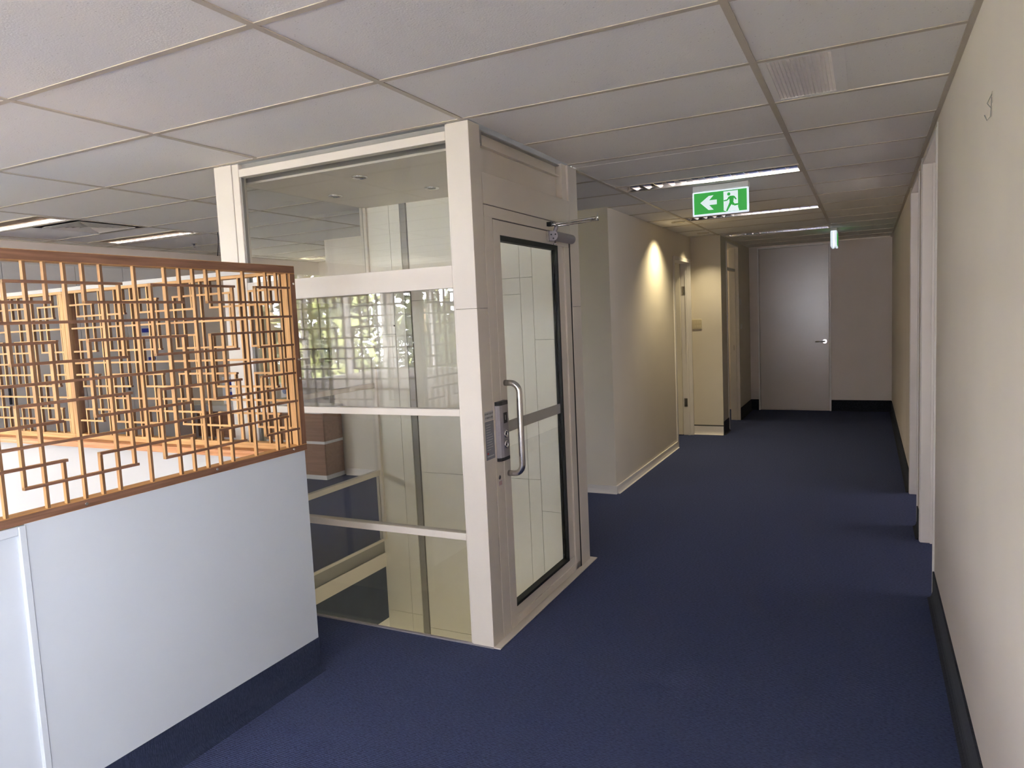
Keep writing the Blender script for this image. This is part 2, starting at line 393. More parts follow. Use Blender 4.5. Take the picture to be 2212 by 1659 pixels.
# ---- right wall with two tall door openings
def wall_mesh(name, boxes, m, label, cat='wall'):
    bm = bmesh.new()
    for b in boxes: add_box(bm, *b)
    return tag(build(name, bm, m), label, cat, kind='structure')
RW = (XW, XW + 0.10)
DO1 = (2.49, 3.44); DO2 = (3.78, 4.70)
DH = 2.335
wall_mesh('wall_right', [(RW, (YB, -4.85), (0, ZT)), (RW, (-4.85, -1.75), (0, 0.35)), (RW, (-4.85, -1.75), (2.28, ZT)), (RW, (-1.75, DO1[0]), (0, ZT)), (RW, (DO1[1], DO2[0]), (0, ZT)), (RW, (DO2[1], YE), (0, ZT)),
                         (RW, DO1, (DH, ZT)), (RW, DO2, (DH, ZT))], M['wall_scuffed'], 'long off-white corridor wall on the right with two tall doorways')
# rooms off the right wall
wall_mesh('wall_side_rooms', [((XW + 0.1, 4.4), (2.10, 2.2), (0, ZT)), ((XW + 0.1, 4.4), (3.56, 3.66), (0, ZT)), ((XW + 0.1, 4.4), (5.6, 5.7), (0, ZT)),
                              ((4.4, 4.5), (2.1, 5.7), (0, 1.45)), ((4.4, 4.5), (2.1, 5.7), (1.75, ZT)), ((4.4, 4.5), (2.1, 2.25), (1.45, 1.75)), ((4.4, 4.5), (3.55, 3.8), (1.45, 1.75)), ((4.4, 4.5), (5.5, 5.7), (1.45, 1.75)), ((XW + 0.1, 4.5), (2.1, 5.7), (H, ZT))], M['wall'], 'off-white walls of the rooms behind the right-hand doorways')
def frame_yz(name, x, y, h, label, w=0.045, proud=0.008):
    """door frame lining an opening in a wall that faces x"""
    t = thing(name, (x[0], (y[0] + y[1]) / 2, 0), label, 'door frame', kind='structure')
    X = (x[0] - proud, x[1] + proud)
    bx('jamb', X, (y[0], y[0] + 0.02), (0, h), M['trim'], t, 0.002)
    bx('jamb', X, (y[1] - 0.02, y[1]), (0, h), M['trim'], t, 0.002)
    bx('head', X, (y[0] + 0.02, y[1] - 0.02), (h - 0.02, h), M['trim'], t, 0.002)
    bx('door_stop', ((X[0] + X[1]) / 2 - 0.005, (X[0] + X[1]) / 2 + 0.02), (y[1] - 0.032, y[1] - 0.02), (0, h - 0.02), M['trim'], t)
    return t
f1 = frame_yz('door_1', RW, DO1, DH, 'white frame of the nearer doorway in the right wall')
bx('hinge', (XW + 0.02, XW + 0.05), (DO1[0] + 0.02, DO1[0] + 0.024), (0.55, 0.65), M['steel'], f1)
bx('architrave', (XW - 0.012, XW + 0.001), (DO1[1] - 0.004, DO1[1] + 0.035), (0, DH + 0.02), M['trim'], f1, 0.002)
bx('architrave', (XW - 0.004, XW + 0.001), (DO1[0] - 0.012, DO1[0]), (0, DH + 0.02), M['trim'], f1)
f2 = frame_yz('door_2', RW, DO2, DH, 'white frame of the farther doorway in the right wall')
bx('architrave', (XW - 0.010, XW + 0.001), (DO2[1] - 0.004, DO2[1] + 0.03), (0, DH + 0.02), M['trim'], f2, 0.002)
for o in ((DO1[0], 0),): pass
def skirt_x(name, x, side, y, h, m, label, t=0.008):
    """skirting on a wall facing +x (side=1) or -x (side=-1), small coved foot"""
    bm = bmesh.new()
    pr = [(x, 0), (x + side * 0.030, 0), (x + side * 0.018, 0.006), (x + side * (t + 0.003), 0.018), (x + side * t, 0.035), (x + side * t, h), (x, h)]
    prism(bm, pr, 1, y[0], y[1])
    return tag(build(name, bm, m), label, 'skirting', kind='structure')
def skirt_y(name, y, side, x, h, m, label, t=0.008):
    bm = bmesh.new()
    pr = [(y, 0), (y + side * 0.030, 0), (y + side * 0.018, 0.006), (y + side * (t + 0.003), 0.018), (y + side * t, 0.035), (y + side * t, h), (y, h)]
    prism(bm, pr, 0, x[0], x[1])
    return tag(build(name, bm, m), label, 'skirting', kind='structure')
skirt_x('baseboard_right', XW, -1, (YB, DO1[0] - 0.012), 0.14, M['skirt2'], 'navy carpet skirting along the near right wall')
skirt_x('baseboard_right', XW, -1, (DO1[1] + 0.036, DO2[0]), 0.14, M['skirt2'], 'short navy skirting between the two right-hand doorways')
skirt_x('baseboard_right', XW, -1, (DO2[1] + 0.031, YE), 0.15, M['skirt2'], 'navy skirting along the far stretch of the right wall')

# ---- end wall with its tall door
wall_mesh('wall_far', [((-3.3, 4.4), (YE, YE + 0.1), (0, ZT))], M['wall'], 'off-white wall closing the far end of the corridor')
skirt_y('baseboard_far', YE, -1, (1.112, XW - 0.008), 0.155, M['skirt2'], 'navy skirting on the end wall right of its door')
skirt_y('baseboard_far', YE, -1, (0.028, 0.132), 0.155, M['skirt2'], 'short navy skirting on the end wall left of its door')
d = thing('door_3', (0.62, YE, 0), 'tall flush painted door with lever handle at the corridor end', 'door', kind='structure')
bx('door_leaf', (0.162, 1.085), (YE - 0.022, YE - 0.002), (0.008, 2.34), M['door'], d, 0.002)
bx('frame_stile', (0.135, 0.158), (YE - 0.032, YE), (0, 2.365), M['trim'], d, 0.002)
bx('frame_stile', (1.089, 1.112), (YE - 0.032, YE), (0, 2.365), M['trim'], d, 0.002)
bx('frame_head', (0.158, 1.089), (YE - 0.032, YE), (2.343, 2.365), M['trim'], d, 0.002)
bm = bmesh.new(); lathe(bm, [(0.0, 0.0), (0.030, 0.0), (0.030, -0.008), (0.0, -0.008)], (1.03, YE - 0.022, 0.99), 1, 20)
hd = build('handle', bm, M['chrome'], d)
bm = bmesh.new(); tube(bm, [(1.03, YE - 0.028, 0.99), (1.03, YE - 0.062, 0.99), (1.015, YE - 0.075, 0.99), (0.97, YE - 0.078, 0.99), (0.91, YE - 0.074, 0.988)], [0.011, 0.011, 0.011, 0.010, 0.008], 10)
build('lever', bm, M['chrome'], hd, True)

# ---- block on the left of the corridor
XBk = -0.33; YBk = 4.07
BD = (6.25, 7.06)                                    # doorway in the block's flank
wall_mesh('wall_middle', [((-3.2, XBk), (YBk, YBk + 0.1), (0, ZT)), ((XBk - 0.1, XBk), (YBk + 0.1, BD[0]), (0, ZT)), ((XBk - 0.1, XBk), BD, (2.09, ZT))],
          M['wall_cream'], 'cream wall block beyond the lift, lit by a downlight')
skirt_y('baseboard_middle', YBk, -1, (-3.2, XBk + 0.010), 0.065, M['trim'], 'low white skirting on the wall behind the lift', 0.012)
skirt_x('baseboard_middle', XBk, 1, (YBk, BD[0] - 0.03), 0.065, M['trim'], 'low white skirting along the flank of the cream wall block', 0.012)
f3 = frame_yz('door_4', (XBk - 0.1, XBk), BD, 2.09, 'white frame of the narrow doorway past the cream wall block', proud=0.012)
bx('architrave', (XBk, XBk + 0.012), (BD[0] - 0.035, BD[0]), (0, 2.11), M['trim'], f3, 0.002)
bx('architrave', (XBk, XBk + 0.012), (BD[0], BD[1]), (2.09, 2.115), M['trim'], f3, 0.002)
bx('door_leaf', (-1.20, -0.437), (BD[1] - 0.075, BD[1] - 0.036), (0.012, 2.07), M['wall_cream'], f3, 0.002)
for hz in (0.40, 1.75):
    bx('hinge', (XBk - 0.098, XBk - 0.035), (BD[1] - 0.024, BD[1] - 0.0205), (hz - 0.05, hz + 0.05), M['steel'], f3)
# stub wall and the wall beyond it
XS = 0.02; SD = (7.47, 8.35)
wall_mesh('wall_stub', [((-3.2, XS), (BD[1] + 0.06, BD[1] + 0.16), (0, ZT)), ((XS - 0.1, XS), (BD[1] + 0.16, SD[0]), (0, ZT)), ((XS - 0.1, XS), (SD[1], YE), (0, ZT)), ((XS - 0.1, XS), SD, (DH, ZT)),
                        ((XBk - 0.1, XBk), (BD[1], BD[1] + 0.06), (0, ZT))],
          M['wall_cream'], 'cream stub wall with a switch plate, beside the narrow doorway')
bx_ = BD[1] + 0.06
skirt_y('baseboard_stub', bx_, -1, (XBk, XS), 0.105, M['trim'], 'pale skirting at the foot of the cream stub wall', 0.010)
tag(bx('trim_1', (XBk, XS), (bx_ - 0.011, bx_ - 0.001), (0.105, 0.118), M['gap']), 'dark gap line above the pale skirting', 'trim', kind='structure')  # dark strip for the gap over the skirting
skirt_x('baseboard_stub', XS, 1, (BD[1] + 0.06, SD[0]), 0.16, M['skirt2'], 'short navy skirting on the side of the stub wall')
skirt_x('baseboard_stub', XS, 1, (SD[1] + 0.02, YE - 0.008), 0.155, M['skirt2'], 'navy skirting left of the corridor end door')
f4 = frame_yz('door_5', (XS - 0.1, XS), SD, DH, 'pale frame of the tall doorway beside the corridor end door', proud=0.012)
bx('transom', (XS - 0.07, XS - 0.03), (SD[0] + 0.02, SD[1] - 0.02), (2.0, 2.03), M['trim'], f4)
bx('strike_plate', (XS - 0.06, XS - 0.03), (SD[1] - 0.0235, SD[1] - 0.0205), (0.95, 1.02), M['black'], f4)
wall_mesh('wall_rooms', [((-3.3, -3.2), (YBk, YE), (0, ZT))], M['wall_cream'], 'cream wall at the back of the rooms behind the block')
skirt_x('baseboard_rooms', -3.2, 1, (YBk + .1, YE), 0.09, M['trim'], 'white skirting at the back of the far left room', 0.012)

# ---- left and back walls with windows
WZ = (0.80, 2.25)
wall_mesh('wall_left', [((XL - 0.15, XL), (0.3, 6.0), (0, ZT)), ((XL - 0.15, XL), (YB, 0.3), (0, WZ[0])), ((XL - 0.15, XL), (YB, 0.3), (WZ[1], ZT)), ((XL - 0.15, XL), (YB - 0.15, YB), (0, ZT))],
          M['wall'], 'off-white wall on the far left of the office')
wall_mesh('wall_back', [((XL - 0.15, 4.5), (YB - 0.15, YB), (0, WZ[0])), ((XL - 0.15, 4.5), (YB - 0.15, YB), (WZ[1], ZT)), ((-3.6, -1.2), (YB - 0.15, YB), WZ), ((0.4, 4.5), (YB - 0.15, YB), WZ)],
          M['wall'], 'window wall behind the viewpoint')
def window(name, along, a, c, label, n, WZ=WZ):
    """glazed band with mullions; along 'x' or 'y'"""
    t = thing(name, (c if along == 'y' else (a[0] + a[1]) / 2, (a[0] + a[1]) / 2 if along == 'y' else c, WZ[0]), label, 'window', kind='structure')
    def B(nm, u, w, z, m):
        bx(nm, (c - w, c + w) if along == 'y' else u, u if along == 'y' else (c - w, c + w), z, m, t)
    B('sill', a, 0.05, (WZ[0], WZ[0] + 0.03), M['trim']); B('head', a, 0.05, (WZ[1] - 0.04, WZ[1]), M['trim'])
    st = (a[1] - a[0]) / n
    for k in range(n + 1):
        u = a[0] + st * k; u0, u1 = max(a[0], u - 0.025), min(a[1], u + 0.025)
        B('mullion', (u0, u1), 0.04, (WZ[0] + 0.03, WZ[1] - 0.04), M['trim'])
        if k < n: B('pane', (u + 0.025, u + st - 0.025), 0.003, (WZ[0] + 0.03, WZ[1] - 0.04), M['wglass'])
window('window_1', 'y', (YB, 0.3), XL - 0.08, 'long band of windows with trees outside on the left', 6)
window('window_2', 'x', (XL, -3.6), YB - 0.08, 'window behind the viewpoint at the stair end', 2)
window('window_6', 'x', (-1.2, 0.4), YB - 0.08, 'window behind the viewpoint in line with the corridor', 2)

window('window_3', 'y', (-4.85, -1.75), XW + 0.05, 'tall window in the right wall behind the viewpoint', 3, (0.35, 2.28))
window('added_window_4', 'y', (2.25, 3.55), 4.45, 'added window that sends daylight through the nearer right-hand doorway', 2, (1.45, 1.75))  # unseen window, added to bring daylight into the corridor
window('added_window_5', 'y', (3.8, 5.5), 4.45, 'added window that sends daylight through the farther right-hand doorway', 2, (1.45, 1.75))  # second unseen window added for corridor light
# kitchen end of the left room
wall_mesh('wall_kitchen', [((XL, -3.3), (5.9, 6.0), (0, ZT))], M['wall_cream'], 'cream wall behind the kitchenette')

# ================================================================== HALF WALL AND LATTICE SCREENS
XP = -0.61; PE = 0.735
hw = thing('wall_partition', (XP - 0.05, -0.5, 0), 'white half-height partition wall under the timber lattice screen', 'partition', kind='structure')
bx('panel', (XP - 0.09, XP), (-0.42, PE - 0.005), (0.0, 0.99), M['half'], hw, 0.002)
bx('panel', (XP - 0.09, XP - 0.008), (-1.60, -0.44), (0.0, 0.985), M['half'], hw)
bx('cover_strip', (XP - 0.09, XP + 0.006), (-0.44, -0.42), (0.0, 0.985), M['half'], hw, 0.002)
bx('top_strip', (XP - 0.03, XP + 0.002), (-1.60, -0.44), (0.958, 0.985), M['half'], hw, 0.002)
skirt_x('baseboard_partition', XP, 1, (-1.60, PE - 0.005), 0.148, M['skirt'], 'navy carpet skirting at the foot of the white half wall', 0.002)
bh = thing('wall_stair', (-2.1, 0.78, 0), 'white half-height wall on the far side of the stairwell', 'partition', kind='structure')
bx('panel', (-3.70, XP - 0.095), (0.712, 0.80), (0.0, 0.985), M['half_warm'], bh)

RZ = [1.743 - 0.0597 * i for i in range(13)]          # lattice rows, 0 = inside the top rail, 12 = bottom rail
def lattice(name, along, o0, pitch, k0, k1, c, depth, side, label, ends, dark_dir, loc, cap=False):
    """along: axis the screen runs in (0 x, 1 y); o0: position of column 0; c: plane of the faces turned to us (side: +1 towards +x, -1 towards -y)"""
    t = thing(name, loc, label, 'screen', 'timber lattice screens around the stairwell')
    n = 1 - along
    def B(nm, u, w, z, ax, bev=0.0):
        # w: (front, back) distances behind the plane c
        ws = sorted((c - side * w[0], c - side * w[1]))
        X, Y = (u, ws) if along == 0 else (ws, u)
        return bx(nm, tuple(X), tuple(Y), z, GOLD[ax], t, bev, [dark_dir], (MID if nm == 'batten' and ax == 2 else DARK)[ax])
    u0, u1 = o0 + pitch * (k0 - 0.2), o0 + pitch * (k1 + 0.2)
    fw = 0.031
    ua = u0 - fw if ends[0] else u0; ub = u1 + fw if ends[1] else u1
    B('top_rail', (ua, ub), (0, depth), (1.743, 1.775 if not cap else 1.757), along, 0.0015)
    B('bottom_rail', (ua, ub), (0, depth), (0.988, 1.015), along, 0.0015)
    if ends[0]: B('stile', (ua, u0), (0, depth), (1.015, 1.743), 2, 0.0015)
    if ends[1]: B('stile', (u1, ub), (0, depth), (1.015, 1.743), 2, 0.0015)
    hb = 0.0043
    dw = (0.004, 0.0175)
    dh = (0.0025, 0.0165)
    ZT_, ZB_ = 1.743, 1.015
    for k in range(math.ceil(k0), math.floor(k1) + 1):
        u = o0 + pitch * k
        r = k % 8
        if r % 2 == 0: segs = [(ZB_, ZT_)]
        elif r in (1, 7): segs = [(RZ[5] - hb, RZ[1] + hb), (RZ[11] - hb, RZ[7] + hb)]
        else: segs = [(RZ[2] - hb, ZT_), (RZ[8] - hb, RZ[4] + hb), (ZB_, RZ[10] + hb)]
        for (a, b) in segs: B('batten', (u - hb, u + hb), dw, (a, b), 2)
    for i in range(1, 12):
        z = (RZ[i] - hb, RZ[i] + hb)
        if i % 3 == 0: B('batten', (u0, u1), dh, z, along); continue
        s0 = 1 if i in (1, 5, 7, 11) else 5
        k = s0 - 8 * 6
        while k < k1:
            a, b = o0 + pitch * k - hb, o0 + pitch * (k + 6) + 0.011
            a2, b2 = max(a, u0), min(b, u1)
            if b2 - a2 > 0.01: B('batten', (a2, b2), dh, z, along)
            k += 8
    return t
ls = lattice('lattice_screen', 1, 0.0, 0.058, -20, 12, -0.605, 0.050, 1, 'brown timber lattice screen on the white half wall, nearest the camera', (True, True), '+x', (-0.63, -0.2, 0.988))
for (y, z) in ((-0.238, 1.000), (0.262, 1.003), (0.66, 1.004), (0.727, 1.70), (0.727, 1.38), (0.727, 1.30)):
    bm = bmesh.new(); lathe(bm, [(0.0, 0.0), (0.0055, 0.0), (0.0045, 0.0012), (0.0, 0.0012)], (-0.605, y, z), 0, 12)
    build('screw', bm, M['steel'], ls)
bx('hinge_plate', (-0.640, -0.628), (0.7090, 0.7115), (1.03, 1.115), M['white_plastic'], ls)
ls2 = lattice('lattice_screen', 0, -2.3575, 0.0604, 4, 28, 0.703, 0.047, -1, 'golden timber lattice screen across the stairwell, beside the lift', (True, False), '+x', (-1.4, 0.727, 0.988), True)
bx('capping', (-2.159, -0.657), (0.703, 0.75), (1.757, 1.776), M['half_warm'], ls2)
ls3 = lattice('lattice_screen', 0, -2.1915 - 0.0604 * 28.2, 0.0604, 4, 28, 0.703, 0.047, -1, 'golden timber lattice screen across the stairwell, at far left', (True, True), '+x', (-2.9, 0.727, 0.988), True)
bx('capping', (-3.68, -2.1605), (0.703, 0.75), (1.757, 1.776), M['half_warm'], ls3)
# moulded sill under the rear screens
bm = bmesh.new()
prism(bm, [(0.66, 0.955), (0.66, 0.962), (0.668, 0.972), (0.668, 0.982), (0.662, 0.987), (0.712, 0.987), (0.712, 0.955)], 0, -3.7, -0.70)
tag(build('timber_ledge', bm, SILL[0]), 'moulded orange timber ledge under the rear lattice screens', 'ledge')

# ================================================================== LIFT
L = thing('lift', (-0.75, 1.82, 0), 'cream glass-sided passenger lift enclosure with glazed door', 'lift')
zt = H - 0.001
def post(x, y, z=(0.0, zt), nm='post', fm=None):
    return bx(nm, x, y, z, M['lift'], L, 0.0015, fm, M['lift_side'] if fm else None)
ZS = 1.564       # seam between post covers
for z in ((0.0, ZS - 0.0008), (ZS + 0.0008, zt)):
    post((-0.087, LX1), (LY0, 1.282), z)
    post((-0.06, LX1), (2.327, LY1), z)
post((-0.098, -0.087), (LY0 + 0.006, LY0 + 0.05), nm='glazing_bead')
post((LX0, -1.401), (LY0, 1.28))
post((-1.399, -1.354), (LY0 + 0.004, LY0 + 0.05), nm='glazing_bead')
bx('gasket', (-1.354, -1.345), (LY0 + 0.012, LY0 + 0.03), (0, 2.305), M['shaft_grey'], L)
post((LX0, LX0 + 0.05), (2.38, LY1))
# front (towards the camera)
YG = LY0 + 0.022
def rail_f(z, nm='rail', y=(LY0 + 0.006, LY0 + 0.05)): return bx(nm, (-1.354, -0.098), y, z, M['lift'], L, 0.0015)
rail_f((2.306, 2.346)); rail_f((1.661, 1.762)); rail_f((1.078, 1.111)); rail_f((0.497, 0.531))
bx('head_infill', (-1.354, -0.098), (LY0 + 0.03, LY0 + 0.04), (2.346, zt), M['shaft_grey'], L)
bx('floor_trim', (-1.50, LX1), (LY0 - 0.004, LY0 + 0.012), (0.0, 0.006), M['alu'], L)
for z in ((1.762, 2.306), (1.111, 1.661), (0.531, 1.078), (0.004, 0.497)):
    bx('glass_pane', (-1.350, -0.099), (YG - 0.003, YG + 0.003), z, M['glass'], L)
# left flank
XG = -1.50
for z in ((2.306, 2.346), (1.661, 1.762), (1.078, 1.111), (0.462, 0.498)):
    bx('rail', (XG - 0.02, XG + 0.012), (1.28, 2.38), z, M['lift'], L, 0.0015)
for z in ((1.762, 2.306), (1.111, 1.661), (0.498, 1.078), (0.004, 0.462)):
    bx('glass_pane', (XG - 0.003, XG + 0.003), (1.28, 2.38), z, M['glass'], L)
bx('head_infill', (XG - 0.006, XG), (1.28, 2.38), (2.346, zt), M['shaft_grey'], L)
# shaft below floor level
bx('edge_angle', (XG - 0.004, XG + 0.006), (1.20, 2.40), (-0.014, 0.004), M['lift'], L)
bx('slab_edge', (XG - 0.012, XG - 0.004), (1.20, 2.40), (-0.10, -0.014), M['shaft_grey'], L)
bx('landing_beam', (XG - 0.01, XG + 0.004), (1.20, 2.40), (-0.20, -0.10), M['lift'], L)
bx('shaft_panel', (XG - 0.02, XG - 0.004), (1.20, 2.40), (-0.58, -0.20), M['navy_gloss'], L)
bx('shaft_panel', (XG - 0.02, XG - 0.004), (1.20, 2.40), (-2.6, -0.58), M['shaft'], L)
bx('shaft_panel', (XG, 0.0), (1.195, 1.2), (-2.6, -0.10), M['shaft'], L)
bx('shaft_panel', (-0.004, 0.004), (1.20, 2.42), (-2.6, -0.02), M['shaft'], L)
bx('pit_floor', (XG, 0.0), (1.2, 2.42), (-2.62, -2.6), M['laminate_top'], L)
# machine wall (rear of the shaft)
YR = 2.40
def pan(x, zs):
    for a, b in zip(zs[:-1], zs[1:]):
        bx('shaft_panel', (x[0] + 0.001, x[1] - 0.001), (YR, YR + 0.02), (a + 0.001, b - 0.001), M['shaft'], L, 0.001)
pan((-1.512, -1.298), (-2.6, -0.52, 1.443, 2.33)); pan((-1.298, -1.212), (-2.6, -0.52, 2.33))
pan((-1.155, -0.347), (-2.6, -0.60, 0.50, 1.66, 1.76, 2.33)); pan((-0.347, -0.263), (-2.6, 0.5, 1.76, 2.33)); pan((-0.263, -0.01), (-2.6, 0.3, 1.376, 2.33))
bx('guide_rail', (-1.212, -1.155), (YR + 0.006, YR + 0.03), (-2.6, 2.33), M['shaft_grey'], L)
bx('guide_rail', (-1.168, -1.160), (YR - 0.006, YR + 0.006), (-2.6, 2.33), M['shaft_grey'], L)
bx('backing', (-1.512, 0.0), (YR + 0.03, YR + 0.045), (-2.6, zt), M['gap'], L)
for x in (-1.485, -1.305):
    bm = bmesh.new(); lathe(bm, [(0.0, 0), (0.006, 0), (0.006, -0.001), (0, -0.001)], (x, YR, 1.5), 1, 12); build('fixing_hole', bm, M['black'], L)
# shaft ceiling with three downlights
bx('shaft_ceiling', (-1.495, -0.002), (1.345, YR), (2.302, 2.31), M['lift'], L)
bx('void_lining', (-1.495, -0.002), (1.23, YR), (2.362, 2.368), M['shaft_grey'], L)
bx('shaft_ceiling_rim', (-1.495, -0.002), (1.33, 1.345), (2.298, 2.362), M['shaft_grey'], L, 0.0, ['-z'], M['lift'])
bx('shaft_ceiling_lip', (-1.495, -0.002), (1.322, 1.33), (2.298, 2.309), M['lift'], L)
for (x, y) in ((-0.858, 1.547), (-1.32, 1.896), (-0.733, 2.061)):
    bm = bmesh.new(); lathe(bm, [(0.030, 0.0), (0.045, 0.0), (0.043, -0.006), (0.036, -0.008), (0.030, -0.002)], (x, y, 2.302), 2, 24)
    dl = build('downlight', bm, M['chrome'], L, True)
    bm = bmesh.new(); lathe(bm, [(0.0, -0.004), (0.022, -0.006), (0.030, 0.0), (0.0, 0.0)], (x, y, 2.302), 2, 24); build('lens', bm, M['shaft_grey'], dl, True)
# corridor flank: header, door frame, door
SX = (LX1 - 0.045, LX1)
bx('upper_panel', (LX1 - 0.060, LX1 - 0.050), (1.282, 2.327), (2.172, zt), M['lift'], L)
bx('upper_panel_return', (LX1 - 0.050, LX1 - 0.012), (2.262, 2.327), (2.172, zt), M['lift'], L)
bx('header', SX, (1.286, 2.325), (2.033, 2.172), M['lift'], L, 0.0015)
bx('frame_head', SX, (1.287, 2.325), (1.977, 2.0290), M['lift'], L, 0.0012)
bx('frame_side', SX, (1.287, 1.3645), (0.006, 1.977), M['lift'], L, 0.0012)
bx('frame_gap', (LX1 - 0.04, LX1 - 0.006), (1.282, 1.3695), (0.006, 2.033), M['gap'], L)
bx('frame_gap', (LX1 - 0.04, LX1 - 0.006), (1.3695, 2.325), (1.960, 2.033), M['gap'], L)
bx('threshold', (LX1 - 0.05, LX1 + 0.034), (LY0, LY1 + 0.036), (0.0, 0.006), M['lift'], L, 0.001)
bx('hinge_slot', (LX1 - 0.05, LX1 - 0.003), (2.306, 2.3265), (0.006, 1.975), M['rubber'], L)
D = bx('door', SX, (1.369, 1.436), (0.010, 1.972), M['lift'], L, 0.0015)          # lock stile of the door
DX = SX
bx('top_rail', (DX[0], LX1 - 0.002), (1.4365, 2.304), (1.905, 1.972), M['lift'], D, 0.0015)
bx('bottom_rail', (SX[0], LX1 - 0.008), (1.436, 2.232), (0.010, 0.098), M['lift'], D, 0.0015)
bx('kick_bead', (LX1 - 0.02, LX1 - 0.001), (1.436, 2.304), (0.010, 0.05), M['lift'], D, 0.0015)
bx('hinge_stile', (SX[0], LX1 - 0.010), (2.142, 2.232), (0.098, 1.905), M['lift'], D, 0.0015)
bx('hinge_stile', (SX[0], LX1 - 0.001), (2.232, 2.304), (0.010, 1.905), M['lift'], D, 0.0015)
bx('glazing_seal', (LX1 - 0.040, LX1 - 0.004), (1.436, 2.142), (1.880, 1.905), M['rubber'], D)
bx('glazing_seal', (LX1 - 0.040, LX1 - 0.004), (2.128, 2.142), (0.098, 1.880), M['rubber'], D)
bx('glazing_seal', (LX1 - 0.040, LX1 - 0.004), (1.436, 2.128), (0.098, 0.112), M['rubber'], D)
bx('glass_pane', (LX1 - 0.026, LX1 - 0.020), (1.436, 2.128), (0.112, 1.880), M['glass'], D)
bx('marking_strip', (LX1 - 0.0195, LX1 - 0.0190), (1.437, 2.128), (0.965, 1.020), M['film'], D)
bx('lock_keep', (LX1 - 0.06, LX1 - 0.03), (1.437, 1.50), (0.975, 1.03), M['alu'], D, 0.003)
# pull handle
bm = bmesh.new()
pts = []; hy, hx = 1.412, LX1
R = 0.045
z0, z1 = 0.775, 1.210
pts.append((hx, hy, z0))
out = 0.075
for k in range(7):
    a = math.pi / 2 * k / 6; pts.append((hx + out - R + R * math.sin(a), hy, z0 + R - R * math.cos(a)))
for k in range(7):
    a = math.pi / 2 * k / 6; pts.append((hx + out - R + R * math.cos(a), hy, z1 - R + R * math.sin(a)))
pts.append((hx, hy, z1))
tube(bm, pts, 0.0145, 16); build('pull_handle', bm, M['steel'], D, True)
# call panel
cp = thing_ = None
cy0, cy1 = 1.300, 1.390
bm = bmesh.new()
prism(bm, [(LX1, cy0), (LX1 + 0.010, cy0), (LX1 + 0.020, cy0 + 0.010), (LX1 + 0.024, cy0 + 0.028), (LX1 + 0.024, cy1 - 0.004), (LX1 + 0.020, cy1), (LX1, cy1)], 2, 0.868, 1.113)
CPn = build('call_panel', bm, M['alu'], L)
for z in ((0.852, 0.868), (1.113, 1.131)):
    bm = bmesh.new()
    prism(bm, [(LX1, cy0), (LX1 + 0.0105, cy0), (LX1 + 0.0205, cy0 + 0.010), (LX1 + 0.0245, cy0 + 0.028), (LX1 + 0.0245, cy1 - 0.004), (LX1 + 0.0205, cy1), (LX1, cy1)], 2, z[0], z[1])
    build('end_cap', bm, M['black'], CPn)
bx('display', (LX1 + 0.0238, LX1 + 0.0247), (1.338, 1.374), (1.027, 1.077), M['black'], CPn)
RX = (math.pi / 2, 0, math.pi / 2)
text('numeral', '1', 0.034, (LX1 + 0.0250, 1.356, 1.052), RX, M['white_plastic'], CPn)
for z, up in ((0.975, True), (0.926, False)):
    bm = bmesh.new(); lathe(bm, [(0.0, 0), (0.019, 0), (0.019, 0.002), (0.014, 0.0045), (0.012, 0.003), (0.0, 0.003)], (LX1 + 0.024, 1.356, z), 0, 20)
    b_ = build('call_button', bm, M['chrome'], CPn, True)
    s = 1 if up else -1
    bm = bmesh.new(); prism(bm, [(1.348, z - 0.004 * s), (1.364, z - 0.004 * s), (1.356, z + 0.007 * s)], 0, LX1 + 0.027, LX1 + 0.0278); build('arrow', bm, M['ink'], b_)
# notice stickers beside the panel
st = bx('fire_notice', (LX1, LX1 + 0.0008), (1.198, 1.281), (1.056, 1.097), M['sticker_pale'], L)
text('lettering', 'DO NOT USE LIFT', 0.0115, (LX1 + 0.0011, 1.2395, 1.086), RX, M['ink'], st, sx=0.86)
text('lettering', 'IF THERE IS A FIRE', 0.0115, (LX1 + 0.0011, 1.2395, 1.068), RX, M['ink'], st, sx=0.76)
st = bx('instruction_notice', (LX1, LX1 + 0.0008), (1.199, 1.282), (0.876, 1.052), M['sticker'], L)
for k in range(11):
    z = 1.036 - k * 0.0115
    bx('text_line', (LX1 + 0.0008, LX1 + 0.0010), (1.207, 1.207 + random.uniform(0.035, 0.066)), (z - 0.0014, z + 0.0014), M['sticker_pale'], st)
bx('red_mark', (LX1 + 0.0008, LX1 + 0.0010), (1.209, 1.222), (0.901, 0.909), M['red_ink'], st)
bx('text_line', (LX1 + 0.0008, LX1 + 0.0010), (1.207, 1.272), (0.889, 0.894), M['sticker_pale'], st)
bm = bmesh.new(); lathe(bm, [(0.0, 0.001), (0.007, 0.001), (0.010, 0.0012), (0.011, 0.0)], (LX1, 1.317, 0.775), 0, 18); kb = build('key_lock', bm, M['steel'], L, True)
bm = bmesh.new(); lathe(bm, [(0.0, 0.0013), (0.0065, 0.0013), (0.0065, 0.001)], (LX1, 1.317, 0.775), 0, 14); build('keyhole', bm, M['black'], kb)
sk = bx('small_sticker', (LX1, LX1 + 0.0006), (1.305, 1.340), (0.735, 0.757), M['sticker_pale'], L)
for z in (0.752, 0.746, 0.740): bx('text_line', (LX1 + 0.0006, LX1 + 0.0008), (1.308, 1.337), (z - 0.0009, z + 0.0009), M['red_ink'], sk)
